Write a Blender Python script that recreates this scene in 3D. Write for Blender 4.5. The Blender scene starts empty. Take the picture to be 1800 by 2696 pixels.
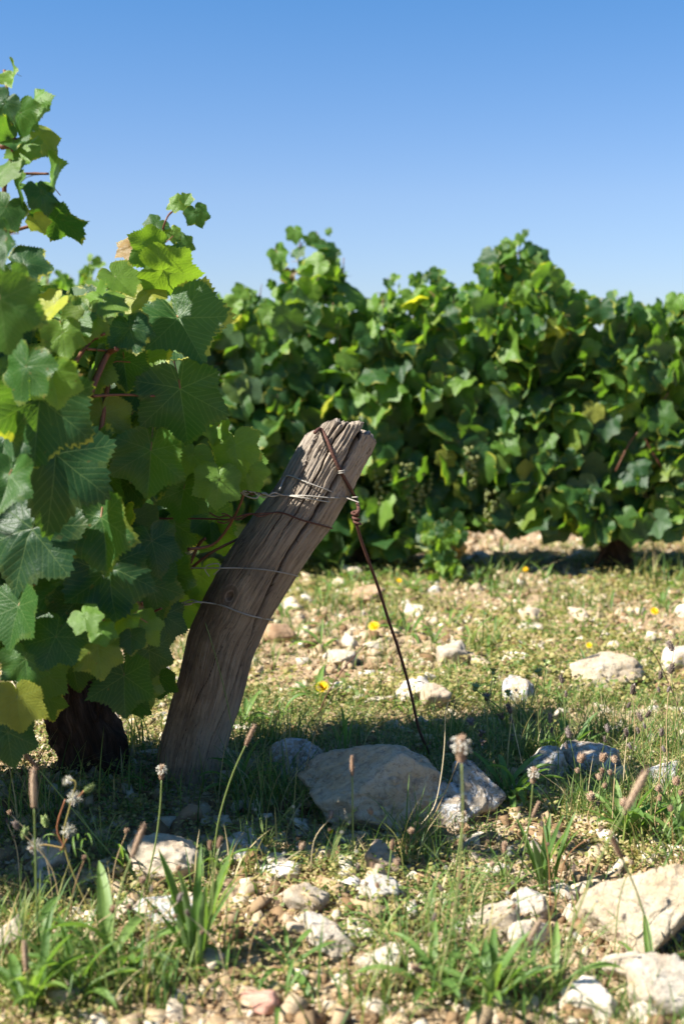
import bpy, math, random
import numpy as np
from mathutils import Matrix, Vector, Quaternion

random.seed(7)
rng = np.random.default_rng(7)
SC = bpy.context.scene
COL = SC.collection
D2 = 1800.0 / 1568.0

# ---------------------------------------------------------------- camera
F = 3300.0            # focal length in photo pixels
H = 0.82              # eye height
PITCH = math.atan(373.0 / F)
cam_d = bpy.data.cameras.new('camera')
cam = bpy.data.objects.new('camera', cam_d)
COL.objects.link(cam)
cam.location = (0, 0, H)
cam.rotation_euler = (math.radians(90) - PITCH, 0, 0)
cam_d.sensor_fit = 'HORIZONTAL'
cam_d.sensor_width = 24.0
cam_d.lens = F / 1800.0 * 24.0
cam_d.clip_start = 0.05
cam_d.clip_end = 2000
cam_d.dof.use_dof = True
cam_d.dof.focus_distance = 2.42
cam_d.dof.aperture_fstop = 3.2
cam_d.dof.aperture_blades = 9
SC.camera = cam

# ---------------------------------------------------------------- world + sun
SUN_AZ = math.radians(250)      # clockwise from +Y
SUN_EL = math.radians(46.5)
w = bpy.data.worlds.new('World')
SC.world = w
w.use_nodes = True
wn = w.node_tree.nodes
wl = w.node_tree.links
bg = wn['Background']
sky = wn.new('ShaderNodeTexSky')
sky.sky_type = 'NISHITA'
sky.sun_disc = False
sky.sun_elevation = SUN_EL
sky.sun_rotation = SUN_AZ
sky.altitude = 600
sky.air_density = 1.0
sky.dust_density = 0.9
sky.ozone_density = 3.0
tintn = wn.new('ShaderNodeMix'); tintn.data_type = 'RGBA'; tintn.blend_type = 'MULTIPLY'
tintn.inputs[0].default_value = 1.0
tco = wn.new('ShaderNodeTexCoord'); sp0 = wn.new('ShaderNodeSeparateXYZ'); rmp = wn.new('ShaderNodeValToRGB')
wl.new(tco.outputs['Generated'], sp0.inputs[0]); wl.new(sp0.outputs[2], rmp.inputs[0])
rmp.color_ramp.elements.new(0.5); rmp.color_ramp.elements.new(0.6)
for e_, (p_, c_) in zip(rmp.color_ramp.elements, ((0.0, (0.72, 0.73, 0.87)), (0.134, (0.73, 0.775, 0.90)), (0.30, (0.41, 0.735, 0.97)), (1.0, (0.41, 0.735, 0.97)))):
    e_.position = p_; e_.color = (*c_, 1)
wl.new(rmp.outputs[0], tintn.inputs[7])
wl.new(sky.outputs[0], tintn.inputs[6])
wl.new(tintn.outputs[2], bg.inputs[0])
bg.inputs[1].default_value = 0.0645
sd = bpy.data.lights.new('sun', 'SUN')
sd.energy = 5.0
sd.angle = math.radians(0.53)
sd.color = (1.0, 0.95, 0.86)
sun = bpy.data.objects.new('sun', sd)
COL.objects.link(sun)
SUNV = Vector((math.sin(SUN_AZ) * math.cos(SUN_EL), math.cos(SUN_AZ) * math.cos(SUN_EL), math.sin(SUN_EL)))
sun.rotation_euler = SUNV.to_track_quat('Z', 'Y').to_euler()
sun.location = (-4, -1, 5)
SC.view_settings.view_transform = 'Standard'
SC.view_settings.look = 'None'
SC.view_settings.exposure = 1.48
SC.view_settings.gamma = 1.0
SC.view_settings.use_curve_mapping = False
SC.cycles.max_bounces = 8
SC.cycles.transmission_bounces = 6
SC.cycles.use_denoising = True


# ---------------------------------------------------------------- picture <-> place
def P(px, py, Y):
    """point of the place seen at photo pixel px,py and lying in the plane y=Y"""
    v = -(py - 1348.0) / F
    ry = math.cos(PITCH) + v * math.sin(PITCH)
    rz = -math.sin(PITCH) + v * math.cos(PITCH)
    t = Y / ry
    return Vector(((px - 900.0) / F * t, Y, H + rz * t))


def G(px, py):
    v = -(py - 1348.0) / F
    ry = math.cos(PITCH) + v * math.sin(PITCH)
    rz = -math.sin(PITCH) + v * math.cos(PITCH)
    t = -H / rz
    return Vector(((px - 900.0) / F * t, ry * t, 0.0))


# ---------------------------------------------------------------- noise
def _hash(ix, iy, iz, seed):
    n = (ix.astype(np.int64) * 374761393 + iy.astype(np.int64) * 668265263 + iz.astype(np.int64) * 2147483647 + seed * 974634777)
    n = (n ^ (n >> 13)) * 1274126177
    n = n ^ (n >> 16)
    return (n & 0xFFFFFF).astype(np.float64) / float(0xFFFFFF)


def vnoise(p, seed=0):
    p = np.asarray(p, dtype=np.float64)
    i = np.floor(p)
    f = p - i
    f = f * f * (3 - 2 * f)
    i = i.astype(np.int64)
    r = 0
    for dx in (0, 1):
        for dy in (0, 1):
            for dz in (0, 1):
                wgt = (f[..., 0] if dx else 1 - f[..., 0]) * (f[..., 1] if dy else 1 - f[..., 1]) * (f[..., 2] if dz else 1 - f[..., 2])
                r = r + wgt * _hash(i[..., 0] + dx, i[..., 1] + dy, i[..., 2] + dz, seed)
    return r * 2 - 1


def fbm(p, oct=4, seed=0, gain=0.5):
    a, s, r = 1.0, 1.0, 0
    for k in range(oct):
        r = r + a * vnoise(np.asarray(p) * s, seed + k * 17)
        a *= gain
        s *= 2.03
    return r


def hgt(x, y):
    x = np.asarray(x, dtype=np.float64)
    y = np.asarray(y, dtype=np.float64)
    p = np.stack([x * 2.2, y * 2.2, np.zeros_like(x) + 3.3], -1)
    h = 0.016 * fbm(p, 3, 5)
    p = np.stack([x * 13, y * 13, np.zeros_like(x) + 1.3], -1)
    h = h + 0.006 * fbm(p, 3, 9)
    h = h + 0.02 * np.exp(-((y - 5.0) / 0.35) ** 2) + 0.012 * np.exp(-((y - 2.45) / 0.25) ** 2)
    return h


def gz(x, y):
    return float(hgt(x, y))


def cover_mask(x, y):
    """0 bare soil .. 1 green patch"""
    p = np.stack([x * 1.7, y * 1.7, np.zeros_like(x) + 7.7], -1)
    m = 0.36 + 1.35 * fbm(p, 4, 31)
    for gx, gy, gr in ((0.17, 1.83, .13), (0.05, 1.95, .1), (-.32, 3.0, .3), (-.4, 1.7, .15), (.45, 2.15, .15)):
        m = m + .55 * np.exp(-((x - gx) ** 2 + (y - gy) ** 2) / gr ** 2)
    return np.clip(m, 0, 1)


# ---------------------------------------------------------------- object helpers
def tag(o, label=None, cat=None, group=None, kind=None):
    if label: o['label'] = label
    if cat: o['category'] = cat
    if group: o['group'] = group
    if kind: o['kind'] = kind
    return o


def link(name, data, parent=None, loc=None, rot=None, scale=None):
    o = bpy.data.objects.new(name, data)
    COL.objects.link(o)
    if parent is not None: o.parent = parent
    if loc is not None: o.location = loc
    if rot is not None: o.rotation_euler = rot
    if scale is not None: o.scale = scale if hasattr(scale, '__len__') else (scale,) * 3
    return o


def empty(name, loc, label=None, cat=None, group=None):
    o = bpy.data.objects.new(name, None)
    COL.objects.link(o)
    o.location = loc
    o.empty_display_size = 0.05
    return tag(o, label, cat, group)


def mesh(name, V, Fc, mats, uv=None, attrs=None, smooth=True, mi=None):
    """V (n,3); Fc (m,3) or (m,4) ints or a list of such arrays"""
    if not isinstance(Fc, list): Fc = [Fc]
    V = np.asarray(V, dtype=np.float32)
    tot, ls, lt = [], [], []
    c = 0
    for f in Fc:
        f = np.asarray(f, dtype=np.int32)
        k = f.shape[1]
        tot.append(f.ravel())
        ls.append(np.arange(len(f)) * k + c)
        lt.append(np.full(len(f), k))
        c += f.size
    loops = np.concatenate(tot); ls = np.concatenate(ls); lt = np.concatenate(lt)
    m = bpy.data.meshes.new(name)
    m.vertices.add(len(V)); m.vertices.foreach_set('co', V.ravel())
    m.loops.add(len(loops)); m.loops.foreach_set('vertex_index', loops.astype(np.int32))
    m.polygons.add(len(ls)); m.polygons.foreach_set('loop_start', ls.astype(np.int32))
    m.polygons.foreach_set('loop_total', lt.astype(np.int32))
    if smooth: m.polygons.foreach_set('use_smooth', np.ones(len(ls), dtype=bool))
    for mt in (mats if isinstance(mats, (list, tuple)) else [mats]): m.materials.append(mt)
    if mi is not None: m.polygons.foreach_set('material_index', np.asarray(mi, dtype=np.int32))
    if uv is not None:
        l = m.uv_layers.new(name='UVMap')
        l.data.foreach_set('uv', np.asarray(uv, dtype=np.float32)[loops].ravel())
    for k, v in (attrs or {}).items():
        a = m.attributes.new(k, 'FLOAT', 'POINT')
        a.data.foreach_set('value', np.asarray(v, dtype=np.float32))
    m.update(calc_edges=True)
    m.validate()
    return m


class Soup:
    """collects pieces of one object"""
    def __init__(s): s.V, s.F, s.UV, s.T, s.M, s.n = [], [], [], [], [], 0
    def add(s, V, Fc, uv=None, tint=0.0, m=0):
        V = np.asarray(V, dtype=np.float32); Fc = np.asarray(Fc, dtype=np.int64)
        if Fc.shape[1] == 4: Fc = np.concatenate([Fc[:, [0, 1, 2]], Fc[:, [0, 2, 3]]])
        s.V.append(V); s.F.append(Fc + s.n)
        s.UV.append(np.zeros((len(V), 2)) if uv is None else np.asarray(uv))
        s.T.append(np.full(len(V), tint) if np.isscalar(tint) else np.asarray(tint))
        s.M.append(np.full(len(Fc), m)); s.n += len(V)
    def mesh(s, name, mats, smooth=True):
        return mesh(name, np.concatenate(s.V), np.concatenate(s.F), mats, np.concatenate(s.UV), {'tint': np.concatenate(s.T)}, smooth, np.concatenate(s.M))


def scatter(base, R, T, tint, rim=None):
    """base=(V,F,uv): copies joined; R (k,3,3) incl. scale, T (k,3)"""
    V, Fc, uv = base[:3]
    k = len(T)
    VV = np.einsum('kij,nj->kni', R, V) + T[:, None, :]
    FF = Fc[None] + (np.arange(k) * len(V))[:, None, None]
    return VV.reshape(-1, 3), FF.reshape(-1, Fc.shape[1]), np.tile(uv, (k, 1)), np.repeat(tint, len(V)), (np.tile(rim, k) if rim is not None else None)


def tube(pts, rad, seg=8, cap=True):
    pts = [Vector(p) for p in pts]
    n = len(pts)
    if not hasattr(rad, '__len__'): rad = [rad] * n
    V, uv = [], []
    up = None
    acc = 0
    for i, p in enumerate(pts):
        t = (pts[min(i + 1, n - 1)] - pts[max(i - 1, 0)]).normalized()
        if up is None:
            up = Vector((0, 0, 1)) if abs(t.z) < 0.9 else Vector((1, 0, 0))
        a = up - t * up.dot(t)
        a.normalize(); up = a
        b = t.cross(a)
        if i: acc += (p - pts[i - 1]).length
        for k in range(seg):
            th = 2 * math.pi * k / seg
            V.append(p + (a * math.cos(th) + b * math.sin(th)) * rad[i])
            uv.append((k / seg * 2 * math.pi * rad[0], acc))
    Fc = []
    for i in range(n - 1):
        for k in range(seg):
            k2 = (k + 1) % seg
            Fc.append((i * seg + k, i * seg + k2, (i + 1) * seg + k2, (i + 1) * seg + k))
    Fc = np.array(Fc)
    Fc = np.concatenate([Fc[:, [0, 1, 2]], Fc[:, [0, 2, 3]]])
    if cap:
        V.append(pts[0]); V.append(pts[-1]); uv += [(0, 0), (0, acc)]
        c0, c1 = len(V) - 2, len(V) - 1
        e = [(c0, (k + 1) % seg, k) for k in range(seg)] + [(c1, (n - 1) * seg + k, (n - 1) * seg + (k + 1) % seg) for k in range(seg)]
        Fc = np.concatenate([Fc, np.array(e)])
    return np.array([tuple(v) for v in V]), Fc, np.array(uv)


def smooth_path(pts, sub=6):
    pts = [Vector(p) for p in pts]
    out = []
    n = len(pts)
    for i in range(n - 1):
        p0, p1, p2, p3 = pts[max(i - 1, 0)], pts[i], pts[i + 1], pts[min(i + 2, n - 1)]
        for k in range(sub):
            t = k / sub
            out.append(0.5 * ((2 * p1) + (p2 - p0) * t + (2 * p0 - 5 * p1 + 4 * p2 - p3) * t * t + (3 * p1 - p0 - 3 * p2 + p3) * t ** 3))
    out.append(pts[-1])
    return out


def ico(sub):
    t = (1 + 5 ** .5) / 2
    V = [(-1, t, 0), (1, t, 0), (-1, -t, 0), (1, -t, 0), (0, -1, t), (0, 1, t), (0, -1, -t), (0, 1, -t), (t, 0, -1), (t, 0, 1), (-t, 0, -1), (-t, 0, 1)]
    Fc = [(0, 11, 5), (0, 5, 1), (0, 1, 7), (0, 7, 10), (0, 10, 11), (1, 5, 9), (5, 11, 4), (11, 10, 2), (10, 7, 6), (7, 1, 8), (3, 9, 4), (3, 4, 2), (3, 2, 6), (3, 6, 8), (3, 8, 9), (4, 9, 5), (2, 4, 11), (6, 2, 10), (8, 6, 7), (9, 8, 1)]
    V = [np.array(v) / np.linalg.norm(v) for v in V]
    for _ in range(sub):
        cache, nf = {}, []
        def mid(a, b):
            k = (min(a, b), max(a, b))
            if k not in cache:
                v = V[a] + V[b]; V.append(v / np.linalg.norm(v)); cache[k] = len(V) - 1
            return cache[k]
        for a, b, c in Fc:
            ab, bc, ca = mid(a, b), mid(b, c), mid(c, a)
            nf += [(a, ab, ca), (b, bc, ab), (c, ca, bc), (ab, bc, ca)]
        Fc = nf
    return np.array(V), np.array(Fc)


ICO = {k: ico(k) for k in range(6)}


def chip_geo(seed):
    r = np.random.default_rng(seed)
    V = np.array([(x, y, z) for x in (-1, 1) for y in (-1, 1) for z in (-1, 1)], dtype=float)
    V = V + r.uniform(-.5, .5, V.shape)
    V = V * np.array([.75, .75 * r.uniform(.55, .95), .75 * r.uniform(.3, .65)])
    Fc = np.array([(0, 1, 3), (0, 3, 2), (4, 6, 7), (4, 7, 5), (0, 4, 5), (0, 5, 1), (2, 3, 7), (2, 7, 6), (0, 2, 6), (0, 6, 4), (1, 5, 7), (1, 7, 3)])
    return V, Fc


def rock_geo(sub, seed, dims=(1, 1, 1), facets=12, rough=0.05, soft=0.06, rel=3.0, cap=1.08):
    r = np.random.default_rng(seed)
    V, Fc = ICO[sub]
    n = r.normal(size=(facets, 3)); n /= np.linalg.norm(n, axis=1)[:, None]
    d = r.uniform(0.5, 0.98, facets)
    q = V @ n.T
    rad = np.where(q > 0.05, d[None] / np.maximum(q, 0.05), 9)
    rad = np.concatenate([rad, np.full((len(V), 1), cap)], 1)
    k = 1.0 / max(soft, 1e-3)
    rad = -np.log(np.exp(-rad * k).sum(1)) / k            # soft minimum: worn edges
    P_ = V * rad[:, None]
    if sub >= 2:
        P_ = P_ * (1 + rough * fbm(P_ * rel + seed, 4, seed)[:, None])
    if sub >= 3:
        rg = np.abs(fbm(P_ * 2.3 + seed * 1.7, 3, seed + 5))
        P_ = P_ * (1 - 0.07 * np.clip(0.14 - rg, 0, 1) / 0.14)[:, None]
    if sub >= 4:
        pit = np.clip(vnoise(P_ * 16 + seed, seed + 3) - 0.35, 0, 1)
        P_ = P_ * (1 - 0.045 * pit[:, None] + 0.012 * fbm(P_ * 22, 2, seed + 8)[:, None])
    return P_ * np.array(dims), Fc


# ---------------------------------------------------------------- materials
class N:
    def __init__(s, name):
        s.m = bpy.data.materials.new(name); s.m.use_nodes = True
        s.t = s.m.node_tree; s.t.nodes.clear()
        s.out = s.t.nodes.new('ShaderNodeOutputMaterial')
    def n(s, typ, **kw):
        nd = s.t.nodes.new('ShaderNode' + typ)
        for k, v in kw.items():
            if k.startswith('i_'): s.set(nd.inputs[int(k[2:]) if k[2:].isdigit() else k[2:]], v)
            else: setattr(nd, k, v)
        return nd
    def set(s, inp, v):
        if hasattr(v, 'is_output') or hasattr(v, 'links') and not hasattr(v, 'inputs'): s.t.links.new(v, inp)
        elif hasattr(v, 'outputs'): s.t.links.new(v.outputs[0], inp)
        else:
            if hasattr(inp.default_value, '__len__') and not hasattr(v, '__len__'): v = (v,) * len(inp.default_value)
            if hasattr(v, '__len__') and len(v) == 3 and len(inp.default_value) == 4: v = (*v, 1)
            inp.default_value = v
    def math(s, op, a, b=None, c=None, clamp=False):
        nd = s.t.nodes.new('ShaderNodeMath'); nd.operation = op; nd.use_clamp = clamp
        s.set(nd.inputs[0], a)
        if b is not None: s.set(nd.inputs[1], b)
        if c is not None: s.set(nd.inputs[2], c)
        return nd.outputs[0]
    def ramp(s, f, stops, interp='LINEAR'):
        nd = s.t.nodes.new('ShaderNodeValToRGB')
        cr = nd.color_ramp; cr.interpolation = interp
        while len(cr.elements) < len(stops): cr.elements.new(0.5)
        for e, (p, c) in zip(cr.elements, stops):
            e.position = p
            e.color = (c, c, c, 1) if not hasattr(c, '__len__') else (*c, 1)
        s.set(nd.inputs[0], f)
        return nd.outputs[0]
    def mix(s, f, a, b, mode='MIX'):
        nd = s.t.nodes.new('ShaderNodeMix'); nd.data_type = 'RGBA'; nd.blend_type = mode
        s.set(nd.inputs[0], f); s.set(nd.inputs[6], a); s.set(nd.inputs[7], b)
        return nd.outputs[2]
    def noise(s, vec, scale, detail=4, rough=0.55, dist=0.0):
        nd = s.n('TexNoise', noise_dimensions='3D')
        s.set(nd.inputs['Scale'], scale); s.set(nd.inputs['Detail'], detail); s.set(nd.inputs['Roughness'], rough); s.set(nd.inputs['Distortion'], dist)
        if vec is not None: s.t.links.new(vec, nd.inputs['Vector'])
        return nd.outputs[0]
    def mapping(s, vec, scale=(1, 1, 1), loc=(0, 0, 0)):
        nd = s.n('Mapping'); s.t.links.new(vec, nd.inputs[0])
        s.set(nd.inputs['Scale'], scale); s.set(nd.inputs['Location'], loc)
        return nd.outputs[0]
    def bsdf(s, col, rough=0.6, spec=0.3, normal=None):
        nd = s.n('BsdfPrincipled')
        s.set(nd.inputs['Base Color'], col); s.set(nd.inputs['Roughness'], rough); s.set(nd.inputs['Specular IOR Level'], spec)
        if normal is not None: s.t.links.new(normal, nd.inputs['Normal'])
        return nd
    def bump(s, h, strength, dist):
        nd = s.n('Bump'); s.set(nd.inputs['Strength'], strength); s.set(nd.inputs['Distance'], dist); s.set(nd.inputs['Height'], h)
        return nd.outputs[0]
    def finish(s, sh):
        s.t.links.new(sh.outputs[0] if hasattr(sh, 'outputs') else sh, s.out.inputs[0]); return s.m


def rnd_fac(g):
    oi = g.n('ObjectInfo'); at = g.n('Attribute', attribute_name='tint')
    return g.math('FRACT', g.math('ADD', g.math('MULTIPLY', oi.outputs['Random'], 7.13), at.outputs['Fac']))


def leaf_mat(name, stops, under, trans, rough=0.4, yellow=0.25, veins=True, fac=0.4, ribs=False, spec=0.27, edge=(0.42, 0.4, 0.06)):
    g = N(name)
    r = rnd_fac(g)
    uv = g.n('TexCoord').outputs['UV']
    sep = g.n('SeparateXYZ'); g.t.links.new(uv, sep.inputs[0])
    off = g.n('CombineXYZ'); g.set(off.inputs[2], g.math('MULTIPLY', r, 37.0))
    va = g.n('VectorMath', operation='ADD'); g.t.links.new(uv, va.inputs[0]); g.t.links.new(off.outputs[0], va.inputs[1])
    nz = g.noise(va.outputs[0], 2.2, 5, 0.6)
    fine = g.noise(va.outputs[0], 22, 3, 0.6)
    base = g.ramp(r, stops)
    base = g.mix(g.ramp(nz, [(0.35, 0.0), (0.7, 0.6)]), base, g.mix(1.0, base, (0.55, 0.62, 0.6), 'MULTIPLY'))
    base = g.mix(g.math('MULTIPLY', fine, 0.14), base, (0.12, 0.18, 0.05))
    h = None
    if veins:
        x, y = sep.outputs[0], sep.outputs[1]
        th = g.math('ARCTAN2', x, y)
        rr = g.math('SQRT', g.math('ADD', g.math('MULTIPLY', x, x), g.math('MULTIPLY', y, y)))
        hw = math.radians(27.5)
        d = g.math('PINGPONG', g.math('ADD', th, math.radians(55) * 4), hw)
        sd_ = g.math('MULTIPLY', rr, g.math('SINE', d))
        cd_ = g.math('MULTIPLY', rr, g.math('COSINE', d))
        main = g.math('SUBTRACT', 1.0, g.math('DIVIDE', sd_, g.math('SUBTRACT', 0.015, g.math('MULTIPLY', rr, 0.008))), clamp=True)
        s2 = g.math('PINGPONG', g.math('SUBTRACT', cd_, g.math('MULTIPLY', sd_, 1.25)), 0.075)
        sec = g.math('SUBTRACT', 1.0, g.math('DIVIDE', s2, 0.014), clamp=True)
        vein = g.math('MAXIMUM', main, g.math('MULTIPLY', sec, 0.6))
        vein = g.math('MULTIPLY', vein, g.math('GREATER_THAN', 1.25, rr))
        base = g.mix(g.math('MULTIPLY', vein, 0.55), base, (0.17, 0.25, 0.09))
        # tissue between the veins puckers
        h = g.math('ADD', g.math('MULTIPLY', s2, 1.2), g.math('ADD', g.math('MULTIPLY', vein, -0.35), g.math('ADD', g.math('MULTIPLY', fine, 0.5), g.math('MULTIPLY', nz, 1.2))))
    if ribs:
        s2 = g.math('PINGPONG', g.math('ADD', sep.outputs[0], 4.0), 0.125)
        rib = g.math('SUBTRACT', 1.0, g.math('DIVIDE', s2, 0.035), clamp=True)
        base = g.mix(g.math('MULTIPLY', rib, 0.4), base, (0.2, 0.27, 0.1))
        h = g.math('ADD', g.math('MULTIPLY', rib, -0.7), g.math('MULTIPLY', fine, 0.3))
    if veins:
        rim = g.n('Attribute', attribute_name='rim').outputs['Fac']
        e = g.math('ADD', g.math('MULTIPLY', rim, 1.0), g.math('MULTIPLY', g.math('SUBTRACT', nz, 0.5), 1.6))
        e = g.ramp(e, [(0.92, 0.0), (1.08, 1.0)])
        e = g.math('MULTIPLY', e, g.ramp(g.math('FRACT', g.math('MULTIPLY', r, 5.7)), [(0.35, 0.05), (0.9, yellow * 3)]), clamp=True)
        base = g.mix(e, base, edge)
        sp = g.ramp(g.noise(va.outputs[0], 5.0, 3, 0.5), [(0.68, 0.0), (0.74, 1.0)])
        sp = g.math('MULTIPLY', sp, g.ramp(g.math('FRACT', g.math('MULTIPLY', r, 11.3)), [(0.55, 0.0), (0.65, 0.8)]))
        base = g.mix(sp, base, (0.16, 0.09, 0.03))
    geo = g.n('NewGeometry')
    top = base
    base = g.mix(geo.outputs['Backfacing'], base, g.mix(0.7, top, under))
    nrm = g.bump(h, 0.22, 0.01) if h is not None else None
    pb = g.bsdf(base, rough, spec, nrm)
    tr = g.n('BsdfTranslucent')
    tcol = g.mix(0.6, g.mix(1.0, top, (4.0, 3.6, 1.2), 'MULTIPLY'), trans)
    g.set(tr.inputs[0], tcol)
    if nrm: g.t.links.new(nrm, tr.inputs[1])
    mx = g.n('MixShader'); g.set(mx.inputs[0], fac)
    g.t.links.new(pb.outputs[0], mx.inputs[1]); g.t.links.new(tr.outputs[0], mx.inputs[2])
    return g.finish(mx)


def plain(name, stops, rough=0.7, spec=0.25, scale=60, amount=0.35, bump=0.3, trans=0.0, obj=True):
    g = N(name)
    r = rnd_fac(g)
    tc = g.n('TexCoord').outputs['Object']
    nz = g.noise(tc, scale, 5, 0.6)
    c = g.ramp(r, stops)
    c = g.mix(g.ramp(nz, [(0.3, 0.0), (0.75, amount)]), c, g.mix(1.0, c, (0.45, 0.42, 0.4), 'MULTIPLY'))
    pb = g.bsdf(c, rough, spec, g.bump(nz, bump, 0.003))
    if trans > 0:
        tr = g.n('BsdfTranslucent'); g.set(tr.inputs[0], g.mix(1.0, c, (1.6, 1.6, 1.0), 'MULTIPLY'))
        mx = g.n('MixShader'); g.set(mx.inputs[0], trans)
        g.t.links.new(pb.outputs[0], mx.inputs[1]); g.t.links.new(tr.outputs[0], mx.inputs[2])
        return g.finish(mx)
    return g.finish(pb)


VS = [(0.0, (0.010, 0.048, 0.019)), (0.35, (0.015, 0.062, 0.018)), (0.68, (0.030, 0.095, 0.018)), (0.9, (0.07, 0.15, 0.022)), (0.97, (0.16, 0.21, 0.035)), (1.0, (0.26, 0.26, 0.04))]
M_VINE = leaf_mat('vine_leaf_green', VS, (0.085, 0.14, 0.07), (0.22, 0.42, 0.02))
M_VINE_Y = leaf_mat('vine_leaf_yellow', [(0, (0.32, 0.36, 0.03)), (1, (0.45, 0.40, 0.04))], (0.3, 0.34, 0.1), (0.6, 0.6, 0.03), yellow=0.3)
M_VINE_L = leaf_mat('vine_leaf_lime', [(0, (0.09, 0.19, 0.03)), (1, (0.14, 0.24, 0.035))], (0.13, 0.2, 0.08), (0.26, 0.44, 0.02), yellow=0.3)
M_VINE_B = leaf_mat('vine_leaf_dry', [(0, (0.20, 0.12, 0.05)), (1, (0.30, 0.19, 0.08))], (0.28, 0.2, 0.12), (0.4, 0.22, 0.06))
M_PLANT = leaf_mat('plantain_leaf', [(0, (0.07, 0.14, 0.035)), (0.5, (0.11, 0.2, 0.045)), (1, (0.17, 0.26, 0.07))], (0.16, 0.22, 0.1), (0.2, 0.4, 0.04), rough=0.38, veins=False, ribs=True, fac=0.35)
M_GRASS = plain('grass_blade', [(0, (0.06, 0.13, 0.03)), (0.45, (0.11, 0.19, 0.04)), (0.75, (0.2, 0.25, 0.06)), (0.9, (0.42, 0.34, 0.16)), (1, (0.55, 0.45, 0.26))], 0.5, 0.35, 30, 0.2, 0.1, 0.35)
M_COVER = plain('creeping_weed', [(0, (0.06, 0.12, 0.03)), (0.3, (0.13, 0.19, 0.045)), (0.5, (0.26, 0.26, 0.08)), (0.75, (0.38, 0.32, 0.13)), (1, (0.45, 0.36, 0.2))], 0.55, 0.3, 60, 0.2, 0.1, 0.35)
M_STRAW = plain('dry_straw', [(0, (0.32, 0.2, 0.1)), (0.5, (0.5, 0.37, 0.2)), (1, (0.62, 0.52, 0.34))], 0.7, 0.2, 60, 0.3, 0.1, 0.15)
M_CANE = plain('vine_cane', [(0, (0.11, 0.04, 0.022)), (1, (0.18, 0.075, 0.038))], 0.5, 0.35, 90, 0.6, 0.3)
M_PETIOLE = plain('leaf_stalk', [(0, (0.22, 0.075, 0.04)), (0.6, (0.26, 0.12, 0.05)), (1, (0.2, 0.22, 0.06))], 0.5, 0.35, 90, 0.2, 0.1)
M_STALK = plain('green_stalk', [(0, (0.13, 0.19, 0.05)), (1, (0.22, 0.26, 0.09))], 0.5, 0.35, 90, 0.2, 0.1)
M_HEAD = plain('brown_seed_head', [(0, (0.3, 0.18, 0.11)), (0.5, (0.42, 0.28, 0.19)), (1, (0.55, 0.42, 0.29))], 0.85, 0.1, 700, 0.5, 1.0)
M_FLUFF = plain('pale_fluff', [(0, (0.6, 0.58, 0.55)), (1, (0.72, 0.70, 0.66))], 0.9, 0.1, 300, 0.3, 0.5, 0.3)
M_YELLOW = plain('yellow_petal', [(0, (0.78, 0.52, 0.01)), (1, (0.85, 0.62, 0.02))], 0.6, 0.2, 100, 0.1, 0.1, 0.3)
M_DRYFLOWER = plain('grey_dry_flower', [(0, (0.11, 0.08, 0.065)), (0.6, (0.2, 0.155, 0.13)), (1, (0.34, 0.29, 0.27))], 0.8, 0.1, 200, 0.4, 0.4, 0.2)
M_GRAPE = plain('green_grape', [(0, (0.13, 0.16, 0.045)), (1, (0.21, 0.22, 0.07))], 0.35, 0.4, 120, 0.3, 0.05, 0.25)
M_RUST = plain('rusty_iron', [(0, (0.10, 0.042, 0.03)), (1, (0.14, 0.06, 0.04))], 0.75, 0.3, 260, 0.8, 0.9)
M_ZINC = plain('galvanised_wire', [(0, (0.30, 0.28, 0.25)), (1, (0.36, 0.33, 0.28))], 0.4, 0.5, 300, 0.5, 0.4)


def stone_mat(name, stops, lichen=0.0, dark=0.0, warm=0.4, bump=0.6):
    g = N(name)
    r = rnd_fac(g)
    tc = g.n('NewGeometry').outputs['Position']
    c = g.ramp(r, stops)
    big = g.noise(tc, 16, 5, 0.6, 0.3)
    mid = g.noise(tc, 70, 6, 0.65)
    fin = g.noise(tc, 420, 4, 0.7)
    c = g.mix(g.ramp(big, [(0.4, 0.0), (0.65, warm)]), c, g.mix(1.0, c, (0.86, 0.68, 0.48), 'MULTIPLY'))
    c = g.mix(g.ramp(mid, [(0.5, 0.0), (0.72, 0.55)]), c, g.mix(1.0, c, (0.5, 0.46, 0.42), 'MULTIPLY'))
    c = g.mix(g.ramp(fin, [(0.58, 0.0), (0.66, 0.6)]), c, g.mix(1.0, c, (0.4, 0.36, 0.33), 'MULTIPLY'))
    if lichen > 0:
        l = g.ramp(g.noise(tc, 45, 6, 0.75, 0.8), [(0.5, 0.0), (0.56, lichen)])
        c = g.mix(l, c, (0.50, 0.52, 0.53))
    if dark > 0:
        l = g.ramp(g.noise(tc, 60, 6, 0.8, 0.6), [(0.52, 0.0), (0.6, dark)])
        c = g.mix(l, c, (0.055, 0.055, 0.06))
    h = g.math('ADD', g.math('MULTIPLY', mid, 1.0), g.math('MULTIPLY', fin, 0.45))
    return g.finish(g.bsdf(c, 0.9, 0.15, g.bump(h, bump, 0.006)))


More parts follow.
